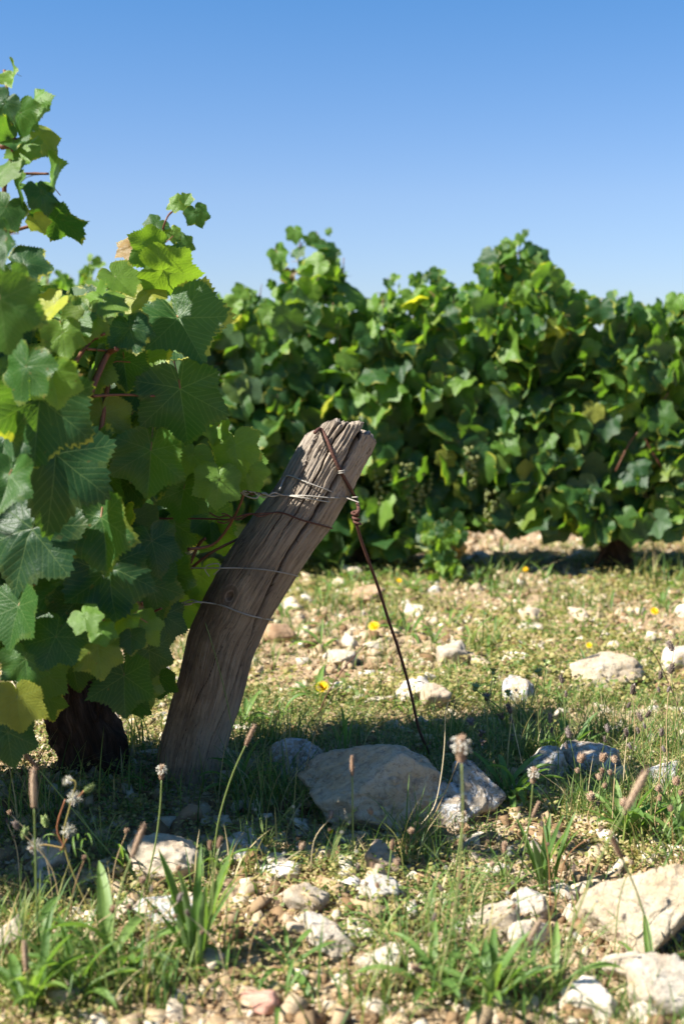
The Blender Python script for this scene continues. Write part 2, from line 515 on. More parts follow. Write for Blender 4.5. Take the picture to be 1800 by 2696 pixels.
M_STONE = stone_mat('limestone_pale', [(0, (0.36, 0.28, 0.2)), (0.3, (0.46, 0.38, 0.28)), (0.65, (0.56, 0.49, 0.4)), (1, (0.66, 0.61, 0.54))])
M_STONE_W = stone_mat('limestone_white', [(0, (0.44, 0.39, 0.31)), (1, (0.55, 0.50, 0.43))], 0.0, 0.3, 0.6, 0.8)
M_STONE_L = stone_mat('limestone_lichen', [(0, (0.36, 0.30, 0.23)), (1, (0.42, 0.36, 0.28))], 0.75, 0.8)
M_STONE_G = stone_mat('limestone_rough', [(0, (0.46, 0.38, 0.27)), (1, (0.50, 0.43, 0.32))], 0.12, 0.45, 0.5, 1.0)
M_STONE_P = stone_mat('stone_pink', [(0, (0.5, 0.27, 0.2)), (1, (0.55, 0.32, 0.25))])
M_STONE_T = stone_mat('stone_tan', [(0, (0.34, 0.22, 0.13)), (1, (0.46, 0.33, 0.22))])
M_PEB = stone_mat('pebbles', [(0, (0.17, 0.105, 0.055)), (0.3, (0.29, 0.2, 0.115)), (0.6, (0.42, 0.32, 0.2)), (0.85, (0.52, 0.44, 0.32)), (1, (0.6, 0.55, 0.45))])


def soil_mat():
    g = N('chalky_soil')
    tc = g.n('NewGeometry').outputs['Position']
    a = g.noise(tc, 3.5, 6, 0.6)
    b = g.noise(tc, 30, 6, 0.65)
    c = g.noise(tc, 180, 5, 0.7)
    col = g.ramp(a, [(0.35, (0.33, 0.225, 0.13)), (0.65, (0.46, 0.345, 0.22))])
    col = g.mix(g.ramp(b, [(0.5, 0.0), (0.74, 0.6)]), col, (0.22, 0.14, 0.08))
    col = g.mix(g.ramp(c, [(0.52, 0.0), (0.66, 0.8)]), col, (0.52, 0.42, 0.3))
    col = g.mix(g.ramp(g.noise(tc, 1.7, 5, 0.6), [(0.52, 0.0), (0.66, 0.35)]), col, (0.14, 0.17, 0.05))
    v = g.n('TexVoronoi'); g.t.links.new(tc, v.inputs['Vector']); g.set(v.inputs['Scale'], 110)
    h = g.math('ADD', g.math('MULTIPLY', b, 1.0), g.math('ADD', g.math('MULTIPLY', c, 0.5), g.math('MULTIPLY', v.outputs['Distance'], -0.7)))
    return g.finish(g.bsdf(col, 0.95, 0.1, g.bump(h, 0.9, 0.012)))


M_SOIL = soil_mat()


def wood_mat():
    g = N('weathered_wood')
    uv = g.n('TexCoord').outputs['UV']
    sep = g.n('SeparateXYZ'); g.t.links.new(uv, sep.inputs[0])
    wob = g.noise(g.mapping(uv, (3, 5, 1)), 1.0, 3, 0.5)
    x2 = g.math('ADD', sep.outputs[0], g.math('MULTIPLY', g.math('SUBTRACT', wob, 0.5), 0.03))
    # knot: the grain bows around it
    kx, ky = 0.0, 0.0
    cmb = g.n('CombineXYZ'); g.set(cmb.inputs[0], x2); g.set(cmb.inputs[1], sep.outputs[1])
    vec = cmb.outputs[0]
    fib = g.noise(g.mapping(vec, (420, 13, 1)), 1.0, 4, 0.6)
    med = g.noise(g.mapping(vec, (90, 5, 1)), 1.0, 5, 0.6)
    big = g.noise(g.mapping(vec, (14, 4, 1)), 1.0, 5, 0.6)
    blo = g.noise(g.mapping(uv, (11, 9, 1)), 1.0, 5, 0.7)
    spk = g.noise(g.mapping(uv, (160, 120, 1)), 1.0, 4, 0.7)
    col = g.ramp(big, [(0.3, (0.2, 0.135, 0.085)), (0.5, (0.34, 0.25, 0.165)), (0.72, (0.48, 0.38, 0.27))])
    col = g.mix(g.math('MULTIPLY', g.ramp(med, [(0.40, 0.75), (0.55, 0.0)]), g.ramp(sep.outputs[1], [(0.3, 0.6), (0.7, 1.0)])), col, (0.12, 0.08, 0.055))
    col = g.mix(g.math('MULTIPLY', g.ramp(fib, [(0.35, 0.65), (0.55, 0.0)]), g.ramp(sep.outputs[1], [(0.3, 0.45), (0.7, 1.0)])), col, (0.11, 0.08, 0.06))
    col = g.mix(g.ramp(fib, [(0.55, 0.0), (0.75, 0.5)]), col, (0.5, 0.44, 0.37))
    # old grey-black weathering in blotches, denser on the weather side (uv x < 0)
    side = g.ramp(sep.outputs[0], [(0.0, 0.5), (0.5, 0.35), (1.0, 0.5)])
    wet = g.math('ADD', blo, g.math('MULTIPLY', g.math('SUBTRACT', 0.0, sep.outputs[0]), 2.2))
    col = g.mix(g.ramp(wet, [(0.46, 0.0), (0.72, 0.75)]), col, (0.085, 0.065, 0.05))
    pal = g.math('ADD', g.noise(g.mapping(uv, (9, 5, 1), (3, 7, 0)), 1.0, 3, 0.5), g.math('MULTIPLY', sep.outputs[0], 1.2))
    col = g.mix(g.ramp(pal, [(0.52, 0.0), (0.68, 0.6)]), col, (0.40, 0.32, 0.235))
    grey = g.ramp(sep.outputs[1], [(0.45, 0.0), (0.72, 0.62)])
    col = g.mix(g.math('MULTIPLY', grey, g.ramp(med, [(0.3, 0.3), (0.7, 1.0)])), col, (0.44, 0.39, 0.33))
    col = g.mix(g.ramp(spk, [(0.62, 0.0), (0.7, 0.6)]), col, (0.07, 0.05, 0.04))
    cr = g.n('Attribute', attribute_name='crack').outputs['Fac']
    hair = g.noise(g.mapping(vec, (150, 6, 1), (5, 2, 0)), 1.0, 2, 0.5)
    col = g.mix(g.ramp(g.math('ABSOLUTE', g.math('SUBTRACT', hair, 0.5)), [(0.0, 0.85), (0.012, 0.0)]), col, (0.045, 0.03, 0.022))
    col = g.mix(g.ramp(cr, [(0.08, 0.0), (0.6, 0.9)]), col, (0.045, 0.03, 0.022))
    kn = g.n('Attribute', attribute_name='knot').outputs['Fac']
    ring = g.math('SINE', g.math('ADD', g.math('MULTIPLY', kn, 22.0), g.math('MULTIPLY', blo, 9.0)))
    km = g.ramp(kn, [(0.2, 0.0), (0.6, 0.6), (1.0, 0.9)])
    col = g.mix(km, col, g.mix(g.ramp(ring, [(0.3, 0.2), (0.9, 1.0)]), (0.06, 0.035, 0.025), (0.27, 0.19, 0.14)))
    h = g.math('ADD', g.math('MULTIPLY', fib, 0.7), g.math('ADD', g.math('MULTIPLY', med, 1.3), g.math('MULTIPLY', spk, 0.25)))
    return g.finish(g.bsdf(col, 0.88, 0.15, g.bump(h, 1.0, 0.008)))


M_WOOD = wood_mat()


def bark_mat():
    g = N('vine_bark')
    tc = g.n('TexCoord').outputs['UV']
    a = g.noise(g.mapping(tc, (60, 12, 1)), 1.0, 6, 0.65, 0.6)
    b = g.noise(g.mapping(tc, (240, 30, 1)), 1.0, 5, 0.65, 0.4)
    col = g.ramp(a, [(0.35, (0.03, 0.018, 0.012)), (0.55, (0.085, 0.05, 0.034)), (0.75, (0.17, 0.11, 0.08))])
    col = g.mix(g.ramp(b, [(0.4, 0.6), (0.6, 0.0)]), col, (0.03, 0.02, 0.015))
    h = g.math('ADD', a, g.math('MULTIPLY', b, 0.6))
    return g.finish(g.bsdf(col, 0.92, 0.12, g.bump(h, 1.0, 0.01)))


M_BARK = bark_mat()

# ---------------------------------------------------------------- ground
def ground_part(xs, ys):
    X, Y = np.meshgrid(xs, ys)
    Z = hgt(X, Y) + 0.0035 * fbm(np.stack([X * 45, Y * 45, X * 0], -1), 3, 77)
    V = np.stack([X, Y, Z], -1).reshape(-1, 3)
    nx, ny = len(xs), len(ys)
    i = np.arange(nx * ny).reshape(ny, nx)
    Fc = np.stack([i[:-1, :-1], i[:-1, 1:], i[1:, 1:], i[1:, :-1]], -1).reshape(-1, 4)
    return V, Fc


xs = np.concatenate([[-600, -120, -40, -15, -7], np.linspace(-3.2, -1.2, 40), np.linspace(-1.15, 1.15, 240), np.linspace(1.2, 3.2, 40), [7, 15, 40, 120, 600]])
ys = np.concatenate([[-60, -15, -3, 0], np.linspace(0.8, 3.2, 260), np.linspace(3.23, 9, 170), [11, 16, 30, 70, 200, 900]])
V, Fc = ground_part(xs, ys)
ground = link('ground', mesh('ground', V, Fc, M_SOIL))
tag(ground, 'pale tan chalky soil between the vine rows, patchy with weeds', kind='structure')

# loose crumbs and pebbles, far too many to count
def frustum_pts(n, y0, y1, margin=0.25, power=1.0):
    u = rng.random(n) ** power
    y = y0 + (y1 - y0) * u
    x = (rng.random(n) * 2 - 1) * (y * 0.29 + margin)
    return x, y


def rot_rand(n, tilt=math.pi):
    a = rng.random(n) * 2 * math.pi
    b = (rng.random(n) - 0.5) * tilt
    c = (rng.random(n) - 0.5) * tilt
    ca, sa, cb, sb, cc, sc_ = np.cos(a), np.sin(a), np.cos(b), np.sin(b), np.cos(c), np.sin(c)
    Z = np.zeros((n, 3, 3)); Z[:, 0, 0] = ca; Z[:, 0, 1] = -sa; Z[:, 1, 0] = sa; Z[:, 1, 1] = ca; Z[:, 2, 2] = 1
    X = np.zeros((n, 3, 3)); X[:, 0, 0] = 1; X[:, 1, 1] = cb; X[:, 1, 2] = -sb; X[:, 2, 1] = sb; X[:, 2, 2] = cb
    Yr = np.zeros((n, 3, 3)); Yr[:, 1, 1] = 1; Yr[:, 0, 0] = cc; Yr[:, 0, 2] = sc_; Yr[:, 2, 0] = -sc_; Yr[:, 2, 2] = cc
    return Z @ X @ Yr


VV, FF, TT = [], [], []
off = 0
for (n, y0, y1, s0, s1, sub) in [(14000, 1.2, 3.0, 0.0025, 0.007, 0), (3400, 1.2, 3.2, 0.006, 0.02, 1), (500, 1.25, 2.5, 0.012, 0.028, 1), (6500, 3.0, 6.2, 0.006, 0.014, 0), (2200, 3.0, 6.4, 0.010, 0.028, 1)]:
    for v in range(10):
        k = n // 10
        Vr, Fr = chip_geo(100 + v + int(n))
        x, y = frustum_pts(k, y0, y1)
        s = s0 + (s1 - s0) * rng.random(k) ** 1.8
        R = rot_rand(k) * s[:, None, None]
        T = np.stack([x, y, hgt(x, y) + s * 0.12], -1)
        a, b, c, t, _ = scatter((Vr, Fr, np.zeros((len(Vr), 2))), R, T, rng.random(k) ** 0.85)
        VV.append(a); FF.append(b + off); TT.append(t); off += len(a)
gravel = link('gravel', mesh('gravel', np.concatenate(VV), np.concatenate(FF), M_PEB, None, {'tint': np.concatenate(TT)}, smooth=False))
tag(gravel, 'crumbs of soil and tiny limestone pebbles strewn over the ground', kind='stuff')

# countable small stones: pieces of the ground
stone_meshes = [mesh('stone', *rock_geo(2, 200 + v, (1, 0.78, 0.6), 10, 0.09, 0.012, cap=1.4), M_STONE, smooth=False) for v in range(12)]
stone_spots = []
heroes_xy = []


def put_stone(x, y, s):
    o = link('stone', stone_meshes[random.randrange(12)], ground, (x, y, gz(x, y) + s * 0.12), (random.uniform(-.3, .3), random.uniform(-.3, .3), random.uniform(0, 6.28)), (s, s * random.uniform(.7, 1), s * random.uniform(.6, 1.1)))
    return o


# ---------------------------------------------------------------- rocks that stand out
R_LIST = [
    # px, base py, width px, height px, depth ratio, material, seed, sub, label
    (972, 2195, 385, 245, 0.75, M_STONE_G, 3, 5, 'largest beige limestone boulder lying in the shade right of the leaning post'),
    (1262, 2165, 150, 165, 0.9, M_STONE_L, 14, 4, 'upright lichen-spotted rock leaning just right of the big shaded boulder'),
    (1170, 2185, 130, 120, 0.9, M_STONE_L, 25, 4, 'dark mottled rock wedged between the big boulder and the upright lichen rock'),
    (782, 2070, 155, 115, 0.9, M_STONE_L, 36, 4, 'rounded grey lichen-covered rock half hidden in grass between post and boulder'),
    (1728, 2500, 340, 250, 0.7, M_STONE_G, 47, 5, 'big sunlit pitted beige rock cut off by the right edge of the photo'),
    (425, 2335, 190, 115, 0.8, M_STONE, 58, 4, 'smooth pale stone with a tan patch behind the foreground plantain leaves'),
    (128, 2315, 95, 85, 0.9, M_STONE_W, 69, 3, 'small whitish stone in the lower left below the white seed heads'),
    (5, 2545, 130, 110, 0.9, M_STONE_W, 70, 4, 'bright white stone cut off by the left edge of the photo'),
    (868, 2545, 135, 85, 0.9, M_STONE_W, 81, 4, 'blocky white stone dappled by leaf shadows at bottom centre'),
    (455, 2465, 230, 62, 0.7, M_STONE_L, 92, 4, 'flat speckled grey stone under the foreground plantain leaves'),
    (1295, 2480, 150, 100, 0.9, M_STONE_W, 103, 4, 'pale angular stone at the left of the foreground pile'),
    (1400, 2420, 100, 75, 0.9, M_STONE_W, 104, 4, 'whitest angular stone on top of the foreground pile'),
    (1400, 2500, 120, 90, 0.9, M_STONE_W, 115, 4, 'creamy rock at the front of the foreground pile'),
    (1690, 2590, 190, 90, 0.7, M_STONE_W, 126, 4, 'flat white slab just below the big pitted rock'),
    (1765, 2690, 190, 130, 0.8, M_STONE_W, 137, 4, 'large white slab in the bottom right corner of the photo'),
    (1560, 2696, 150, 85, 0.8, M_STONE, 148, 4, 'rounded cream stone at the bottom edge left of the corner slab'),
    (1000, 2590, 125, 70, 0.8, M_STONE_W, 159, 4, 'low whitish stone with a dark grey top in bare soil at bottom centre'),
    (1008, 2325, 95, 85, 0.9, M_STONE, 170, 3, 'rounded pale stone below the grass tuft in front of the boulder'),
    (620, 2290, 130, 75, 0.8, M_STONE_L, 181, 3, 'grey flat stone in the dappled shade right of the pale smooth stone'),
    (735, 2340, 110, 40, 0.8, M_STONE, 182, 3, 'thin flaky stone slab lying in front of the shaded boulder'),
    (1195, 1762, 88, 75, 0.9, M_STONE_W, 192, 3, 'sunlit pointed white stone beyond the guy wire'),
    (1095, 1858, 110, 70, 0.9, M_STONE_W, 203, 4, 'bright white stone directly behind the rusty guy wire'),
    (1148, 1870, 85, 72, 0.9, M_STONE, 204, 3, 'beige stone touching the bright white one behind the guy wire'),
    (1372, 1862, 95, 75, 0.9, M_STONE_L, 214, 3, 'blue-grey stone in full sun right of the guy wire'),
    (1610, 1815, 200, 95, 0.7, M_STONE_G, 225, 4, 'long rough tan rock in the sunlit gap at the right'),
    (1790, 1765, 90, 85, 0.9, M_STONE_W, 236, 3, 'white stone cut off by the right edge beyond the tan rock'),
    (958, 1590, 115, 48, 0.8, M_STONE_T, 247, 3, 'brown stone in the shade beneath the far vine row'),
    (1400, 1640, 70, 52, 0.9, M_STONE, 258, 3, 'grey stone in the sun before the far vine row'),
    (1400, 1662, 80, 26, 0.9, M_STONE_W, 259, 3, 'flat white stone lying in front of the grey one by the far row'),
    (735, 1700, 90, 62, 0.9, M_STONE_T, 269, 3, 'tan stone seen just right of the post at mid height'),
    (900, 1765, 80, 42, 0.9, M_STONE_W, 280, 3, 'small white stone between the post and the guy wire'),
    (1440, 2075, 130, 85, 0.8, M_STONE_L, 291, 3, 'grey stone under the dark plantain leaves at the right'),
    (1570, 2065, 170, 85, 0.8, M_STONE_L, 302, 4, 'broad lichened stone in the band of shade at the right'),
    (1740, 2085, 110, 75, 0.8, M_STONE_L, 303, 3, 'rightmost grey stone in the band of shade'),
    (685, 2690, 110, 60, 0.8, M_STONE_P, 314, 3, 'pink stone at the bottom edge of the photo'),
    (1180, 1985, 60, 35, 0.9, M_STONE_P, 315, 3, 'small pinkish stone in the weeds behind the boulder'),
    (805, 2440, 120, 70, 0.8, M_STONE_W, 326, 3, 'white chunk right of the foreground plantain rosette'),
    (1000, 2410, 100, 60, 0.8, M_STONE_W, 337, 3, 'white rubble stone left of the mat of creeping weeds'),
    (485, 2190, 95, 60, 0.8, M_STONE_T, 340, 3, 'shaded brownish stone at the foot of the post'),
]
for (px, py, wp, hp, dr, mt, sd_, sub, lab) in R_LIST:
    g0 = G(px, py)
    dist = math.hypot(g0.y, H)
    w_ = wp / F * dist * 0.5
    h_ = hp / F * dist / math.cos(math.atan2(H, g0.y)) * 0.5 * 0.9
    V, Fc = rock_geo(sub, sd_, (1, 1, 1), 9 + sd_ % 4, 0.08 if sub < 5 else 0.065, 0.008 if sub < 5 else 0.018, cap=1.25)
    ext = (V.max(0) - V.min(0)) / 2
    cen = (V.max(0) + V.min(0)) / 2
    V = (V - cen) / ext * np.array([w_, w_ * dr, h_ * 1.25])
    m = mesh('rock', V, Fc, mt, smooth=(sub >= 4))
    x, y = g0.x, g0.y + w_ * dr * 0.85
    z = gz(x, y)
    o = link('rock', m, None, (x, y, z + h_ * 0.58))
    tag(o, lab, 'rock', 'limestone rocks lying among the weeds')
    heroes_xy.append((x, y, w_))

cnt = 0
while cnt < 298:
    if cnt < 165:
        y = random.uniform(1.3, 3.0); s = random.uniform(0.014, 0.032)
    else:
        y = random.uniform(3.0, 6.0); s = random.uniform(0.02, 0.036) if random.random() < .75 else random.uniform(.036, .06)
    x = random.uniform(-1, 1) * (y * 0.285)
    if any(math.hypot(x - a, y - b) < c * 0.8 for a, b, c in heroes_xy): continue
    if y < 2.4 and x < -0.25 and random.random() < 0.45: continue
    put_stone(x, y, s)
    cnt += 1

# ---------------------------------------------------------------- the leaning post
AX = [(478, 2160), (488, 2078), (496, 2020), (525, 1906), (560, 1791), (584, 1690), (622, 1607), (680, 1504), (748, 1400), (808, 1318), (866, 1217), (905, 1148), (924, 1112)]
RD = [86, 86, 87, 90, 93, 93, 94, 95, 94, 91, 90, 87, 82]
post_y = 2.41
ax_w = [P(x, y, post_y + 0.10 * (2160 - y) / 1050) for x, y in AX]
ax_s = smooth_path(ax_w, 12)
NSEG, NROW = 300, 340
cum = [0]
for i in range(1, len(ax_s)): cum.append(cum[-1] + (ax_s[i] - ax_s[i - 1]).length)
LEN = cum[-1]
cum = np.array(cum)
AXA = np.array([tuple(p) for p in ax_s])
rad_k = np.interp(np.linspace(0, 1, len(ax_s)), np.linspace(0, 1, len(RD)), np.array(RD) / F * 2.40)


def axis_at(s):
    return np.stack([np.interp(s, cum, AXA[:, i]) for i in range(3)], -1)


def rad_at(s): return np.interp(s, cum, rad_k)


sv = np.linspace(0, 1, NROW)
ph = np.linspace(-math.pi, math.pi, NSEG, endpoint=False)
S0, PH = np.meshgrid(sv, ph, indexing='ij')
a_c = np.sin(PH); b_c = np.cos(PH)
# ragged top: right-hand side longer, worn rounded corners
topadd = 0.030 * a_c - 0.006 - 0.018 * np.clip(np.abs(a_c) - 0.72, 0, 1) / 0.28 + 0.004 * vnoise(np.stack([PH * 6, PH * 0, PH * 0], -1), 4)
topadd = topadd - np.where(a_c < -0.78, 0.012, 0.0) - np.where(a_c > 0.42, 0.02, 0.0)
Smax = LEN + topadd
Sx = S0 * Smax
Scl = np.clip(Sx, 0, LEN)
C = axis_at(Scl)
tz = axis_at(np.clip(Scl + 0.01, 0, LEN)) - axis_at(np.clip(Scl - 0.01, 0, LEN))
tz = tz / np.linalg.norm(tz, axis=-1, keepdims=True)
C = C + tz * (Sx - Scl)[..., None]
Av = np.cross(np.array([0, -1.0, 0])[None, None], tz); Av = -Av / np.linalg.norm(Av, axis=-1, keepdims=True)
if Av[10, 0, 0] < 0: Av = -Av
Bv = np.cross(Av, tz)
if Bv[10, 0, 1] > 0: Bv = -Bv
R0 = rad_at(Scl)
v_n = Sx / LEN
# cracks: (phi keypoints over v), width (rad), depth (m), v range
CR = [
    ([(1.0, 0.47), (0.86, 0.40), (0.72, 0.42), (0.6, 0.50), (0.48, 0.75), (0.38, 0.85)], 0.10, 0.038, 0.40, 1.0),
    ([(1.0, -0.15), (0.93, -0.22), (0.86, -0.12), (0.7, -0.05), (0.55, 0.1)], 0.05, 0.018, 0.62, 1.0),
    ([(1.0, -0.95), (0.9, -0.72), (0.8, -0.5), (0.65, -0.3), (0.6, -.28)], 0.055, 0.018, 0.62, 1.0),
    ([(1.0, -0.35), (0.9, -0.45), (0.85, -0.42)], 0.045, 0.014, 0.87, 1.0),
    ([(0.5, 0.95), (0.35, 0.75), (0.2, 0.55), (0.0, 0.4)], 0.035, 0.012, 0.05, 0.46),
    ([(0.62, -0.95), (0.5, -1.0), (0.4, -0.9), (0.3, -0.95)], 0.04, 0.009, 0.3, 0.6),
    ([(0.42, 0.1), (0.3, -0.25), (0.15, -0.35), (0.02, -0.6)], 0.018, 0.006, 0.1, 0.42),
    ([(0.55, 0.98), (0.45, 0.9), (0.3, 1.0)], 0.03, 0.007, 0.28, 0.5),
    ([(1, 1.3), (0.5, 1.35)], 0.02, 0.006, 0.5, 1.0),
    ([(1, 2.4), (0.3, 2.2)], 0.04, 0.015, 0.4, 1.0),
    ([(1, -2.2), (0.2, -2.0)], 0.03, 0.012, 0.3, 1.0),
]
crack = np.zeros_like(Sx); dep = np.zeros_like(Sx)
for ci, (kp, wd, dp, v0, v1) in enumerate(CR):
    kp = sorted(kp)
    pc = np.interp(v_n, [k[0] for k in kp], [k[1] for k in kp])
    pc = pc + 0.03 * fbm(np.stack([v_n * 18 + ci * 9, v_n * 0, v_n * 0], -1), 3, ci)
    fade = np.clip((v_n - v0) / 0.12, 0, 1) * np.clip((v1 + 0.06 - v_n) / 0.06, 0, 1)
    grow = 0.35 + 0.65 * np.clip((v_n - v0) / max(v1 - v0, .01), 0, 1) if v1 >= 1 else 0.6
    ww = wd * grow * (0.8 + 0.4 * vnoise(np.stack([v_n * 30, v_n * 0 + ci, v_n * 0], -1), 2))
    g_ = np.exp(-(np.abs(PH - pc) / (ww * 0.75)) ** 3)
    dep = np.maximum(dep, g_ * dp * fade * grow)
    crack = np.maximum(crack, g_ * fade)
PP = np.stack([PH * 7, v_n * 4, PH * 0], -1)
grain = 0.0011 * fbm(np.stack([PH * 26 + 2.2 * vnoise(np.stack([v_n * 6, PH * 2, PH * 0], -1), 6), v_n * 7, PH * 0], -1), 3, 3) + 0.0007 * vnoise(np.stack([PH * 60, v_n * 22, PH * 0], -1), 8)
grain = grain * (0.55 + 2.0 * np.clip((v_n - 0.5) / 0.4, 0, 1))
lump = 0.0035 * fbm(np.stack([a_c * 1.6 + 4, b_c * 1.6, v_n * 7], -1), 3, 12)
# knot on the camera side
kd = np.sqrt(((PH + 0.36) / 0.36) ** 2 + ((Sx - 0.525 * LEN) / 0.034) ** 2)
knot = np.clip(1.25 - kd, 0, 1) / 1.25
lump = lump + 0.006 * np.exp(-(kd * 0.7) ** 2) - 0.008 * np.exp(-(kd / 0.28) ** 2)
# missing sliver low on the right side
R = R0 + lump + grain - dep
Vp = C + R[..., None] * (a_c[..., None] * Av + b_c[..., None] * Bv)
uvp = np.stack([PH * 0.065, Sx], -1)
# end grain cap
caps = []
ucap = []
ccap = []
ctr_s = Vp[-1].mean(0)
rings = 22
for k in range(1, rings + 1):
    f = 1 - k / rings
    base = ctr_s + (Vp[-1] - ctr_s) * f
    off_ = np.einsum('ij,ij->i', Vp[-1] - ctr_s, tz[-1])
    A_ = (a_c[-1]) * f; B_ = (b_c[-1]) * f
    round_ = 0.010 * (1 - f ** 4)
    hh = 0.006 * fbm(np.stack([A_ * 9, B_ * 9, A_ * 0], -1), 3, 41) + round_
    for a0, wd, dp in ((0.45, 0.06, 0.035), (-0.15, 0.03, 0.012), (-0.82, 0.04, 0.014), (-0.36, 0.03, 0.012)):
        hh = hh - dp * np.exp(-(np.abs(A_ - a0 - 0.08 * B_) / wd) ** 2)
    caps.append(base + tz[-1] * hh[:, None])
    ucap.append(np.stack([A_ * 0.06, 1.2 + B_ * 0.02], -1))
    ccap.append(np.where(hh < -0.004, 0.8, 0.0))
allV = np.concatenate([Vp.reshape(-1, 3)] + caps)
allU = np.concatenate([uvp.reshape(-1, 2)] + ucap)
allC = np.concatenate([crack.ravel()] + ccap)
allK = np.concatenate([knot.ravel(), np.zeros(rings * NSEG)])
nr = NROW + rings
ii = np.arange(nr * NSEG).reshape(nr, NSEG)
jj = np.roll(ii, -1, axis=1)
Fq = np.stack([ii[:-1], jj[:-1], jj[1:], ii[1:]], -1).reshape(-1, 4)
post = empty('vineyard_post', (ax_w[1].x, post_y, 0), 'thick weathered grey wooden end post leaning right with split top', 'post')
pm = mesh('wooden_shaft', allV - np.array(post.location), Fq, M_WOOD, allU, {'crack': allC, 'knot': allK})
link('wooden_shaft', pm, post)


def on_post(px, py, lift=0.007):
    """a point on the camera side of the post under photo pixel px,py"""
    q = P(px, py, post_y)
    d = np.linalg.norm(AXA[:, [0, 2]] - np.array([q.x, q.z]), axis=1)
    i = int(d.argmin())
    r = rad_k[i] + 0.001
    off_ = min(d[i], r * 0.999)
    dy = math.sqrt(r * r - off_ * off_)
    return P(px, py, AXA[i, 1] - dy - lift)


def wire(name, pts, r, mat, label=None, cat=None, group=None, parent=None, seg=8, sub=8):
    pts = smooth_path(pts, sub)
    V, Fc, uv = tube(pts, r, seg)
    if parent: V = V - np.array(parent.location)
    o = link(name, mesh(name, V, Fc, mat, uv), parent)
    return tag(o, label, cat, group)


def dpt(x, y): return x * D2, y * D2   # coordinates read off the shown picture


# rusty guy wire
gw = empty('guy_wire', G(985 * D2, 1735 * D2), 'rusty brown iron guy wire slung over the post top and anchored behind the boulder', 'wire')
pts = [P(*dpt(722, 992), post_y + 0.02), on_post(*dpt(735, 984), 0.004), on_post(*dpt(750, 1010), 0.005), on_post(*dpt(766, 1050), 0.005), on_post(*dpt(783, 1085), 0.005), on_post(*dpt(803, 1120), 0.005), on_post(*dpt(816, 1146), 0.005), P(*dpt(822, 1170), post_y - 0.04), P(*dpt(812, 1186), post_y - 0.03), P(*dpt(818, 1203), post_y - 0.03)]
wire('upper_loop', pts, 0.0036, M_RUST, parent=gw)
base = G(990 * D2, 1742 * D2) + Vector((0, 0.03, 0))
yb = base.y
pts = []
lower = [(818, 1203), (830, 1245), (850, 1300), (868, 1350), (890, 1420), (912, 1485), (930, 1545), (944, 1600), (958, 1665), (972, 1702), (990, 1742)]
for i, (x, y) in enumerate(lower):
    t = i / (len(lower) - 1)
    pts.append(P(*dpt(x, y), (post_y - 0.03) * (1 - t) + yb * t))
wire('straight_rod', pts, 0.0031, M_RUST, parent=gw)
kn = []
for i in range(28):
    t = i / 27
    c_ = P(*dpt(812 + 8 * t, 1172 + 30 * t), post_y - 0.035)
    kn.append(c_ + Vector((math.cos(t * 19) * 0.0052, math.sin(t * 19) * 0.0052, 0)))
wire('twisted_knot', kn, 0.0028, M_RUST, parent=gw, sub=3)
# the small pale tie on it
tie = []
c_ = on_post(*dpt(783, 1083), 0.006)
for i in range(20):
    t = i / 19
    tie.append(c_ + Vector((math.cos(t * 12.5) * 0.0055, math.sin(t * 12.5) * 0.0055 - 0.001, (t - .5) * 0.008)))
wire('tie_wire', tie, 0.0012, M_ZINC, 'short pale wire tie knotted round the rusty guy wire on the post', 'wire', sub=3)

WG = 'trellis wires tied to the leaning post'
Yw = post_y - 0.03
pts = [P(*dpt(640, 1125), post_y), on_post(*dpt(652, 1098)), on_post(*dpt(664, 1091)), on_post(*dpt(700, 1105)), on_post(*dpt(745, 1122)), on_post(*dpt(790, 1140)), P(*dpt(822, 1152), post_y - 0.05)]
wire('pale_wire', pts, 0.0014, M_ZINC, 'highest pale wire end slanting across the lit post top', 'wire', WG)
tw = empty('twisted_wire', P(*dpt(560, 1130), Yw), 'pale double-ended wire twisted beside the post and laid across its front', 'wire', WG)
pts = [P(*dpt(545, 1118), Yw), P(*dpt(560, 1135), Yw), P(*dpt(585, 1143), Yw - .004), P(*dpt(600, 1132), Yw), P(*dpt(622, 1138), Yw), on_post(*dpt(645, 1136)), on_post(*dpt(690, 1141)), on_post(*dpt(757, 1152), 0.009)]
wire('strand', pts, 0.0015, M_ZINC, parent=tw)
pts = [P(*dpt(545, 1125), Yw), P(*dpt(570, 1128), Yw), P(*dpt(590, 1130), Yw + .004), P(*dpt(606, 1141), Yw), P(*dpt(628, 1130), Yw), on_post(*dpt(650, 1136), 0.009), on_post(*dpt(700, 1137)), on_post(*dpt(760, 1142)), on_post(*dpt(800, 1141)), P(*dpt(820, 1140), post_y - 0.05)]
wire('strand', pts, 0.0015, M_ZINC, parent=tw)
for k in range(2):
    pts = []
    for i in range(16):
        t = i / 15
        pts.append(P(*dpt(545 + 70 * t, 1128 + 6 * t), Yw) + Vector((0, math.cos(t * 16 + k * 3.14) * .003, math.sin(t * 16 + k * 3.14) * 0.003)))
    wire('strand', pts, 0.0011, M_RUST if k else M_ZINC, parent=tw, sub=2)
pts = [P(-300, 1128 * D2, 2.42), P(0, 1127 * D2, 2.42), P(*dpt(365, 1130), 2.42), P(*dpt(440, 1131), 2.41), P(*dpt(550, 1128), Yw)]
wire('rusty_wire', pts, 0.0017, M_RUST, 'straight rusty wire running left into the leaves level with the pale twist', 'wire', WG)
rw = empty('rusty_tie', P(*dpt(540, 1190), Yw), 'brown rusty wire twisted left of the post and bowed across its front', 'wire', WG)
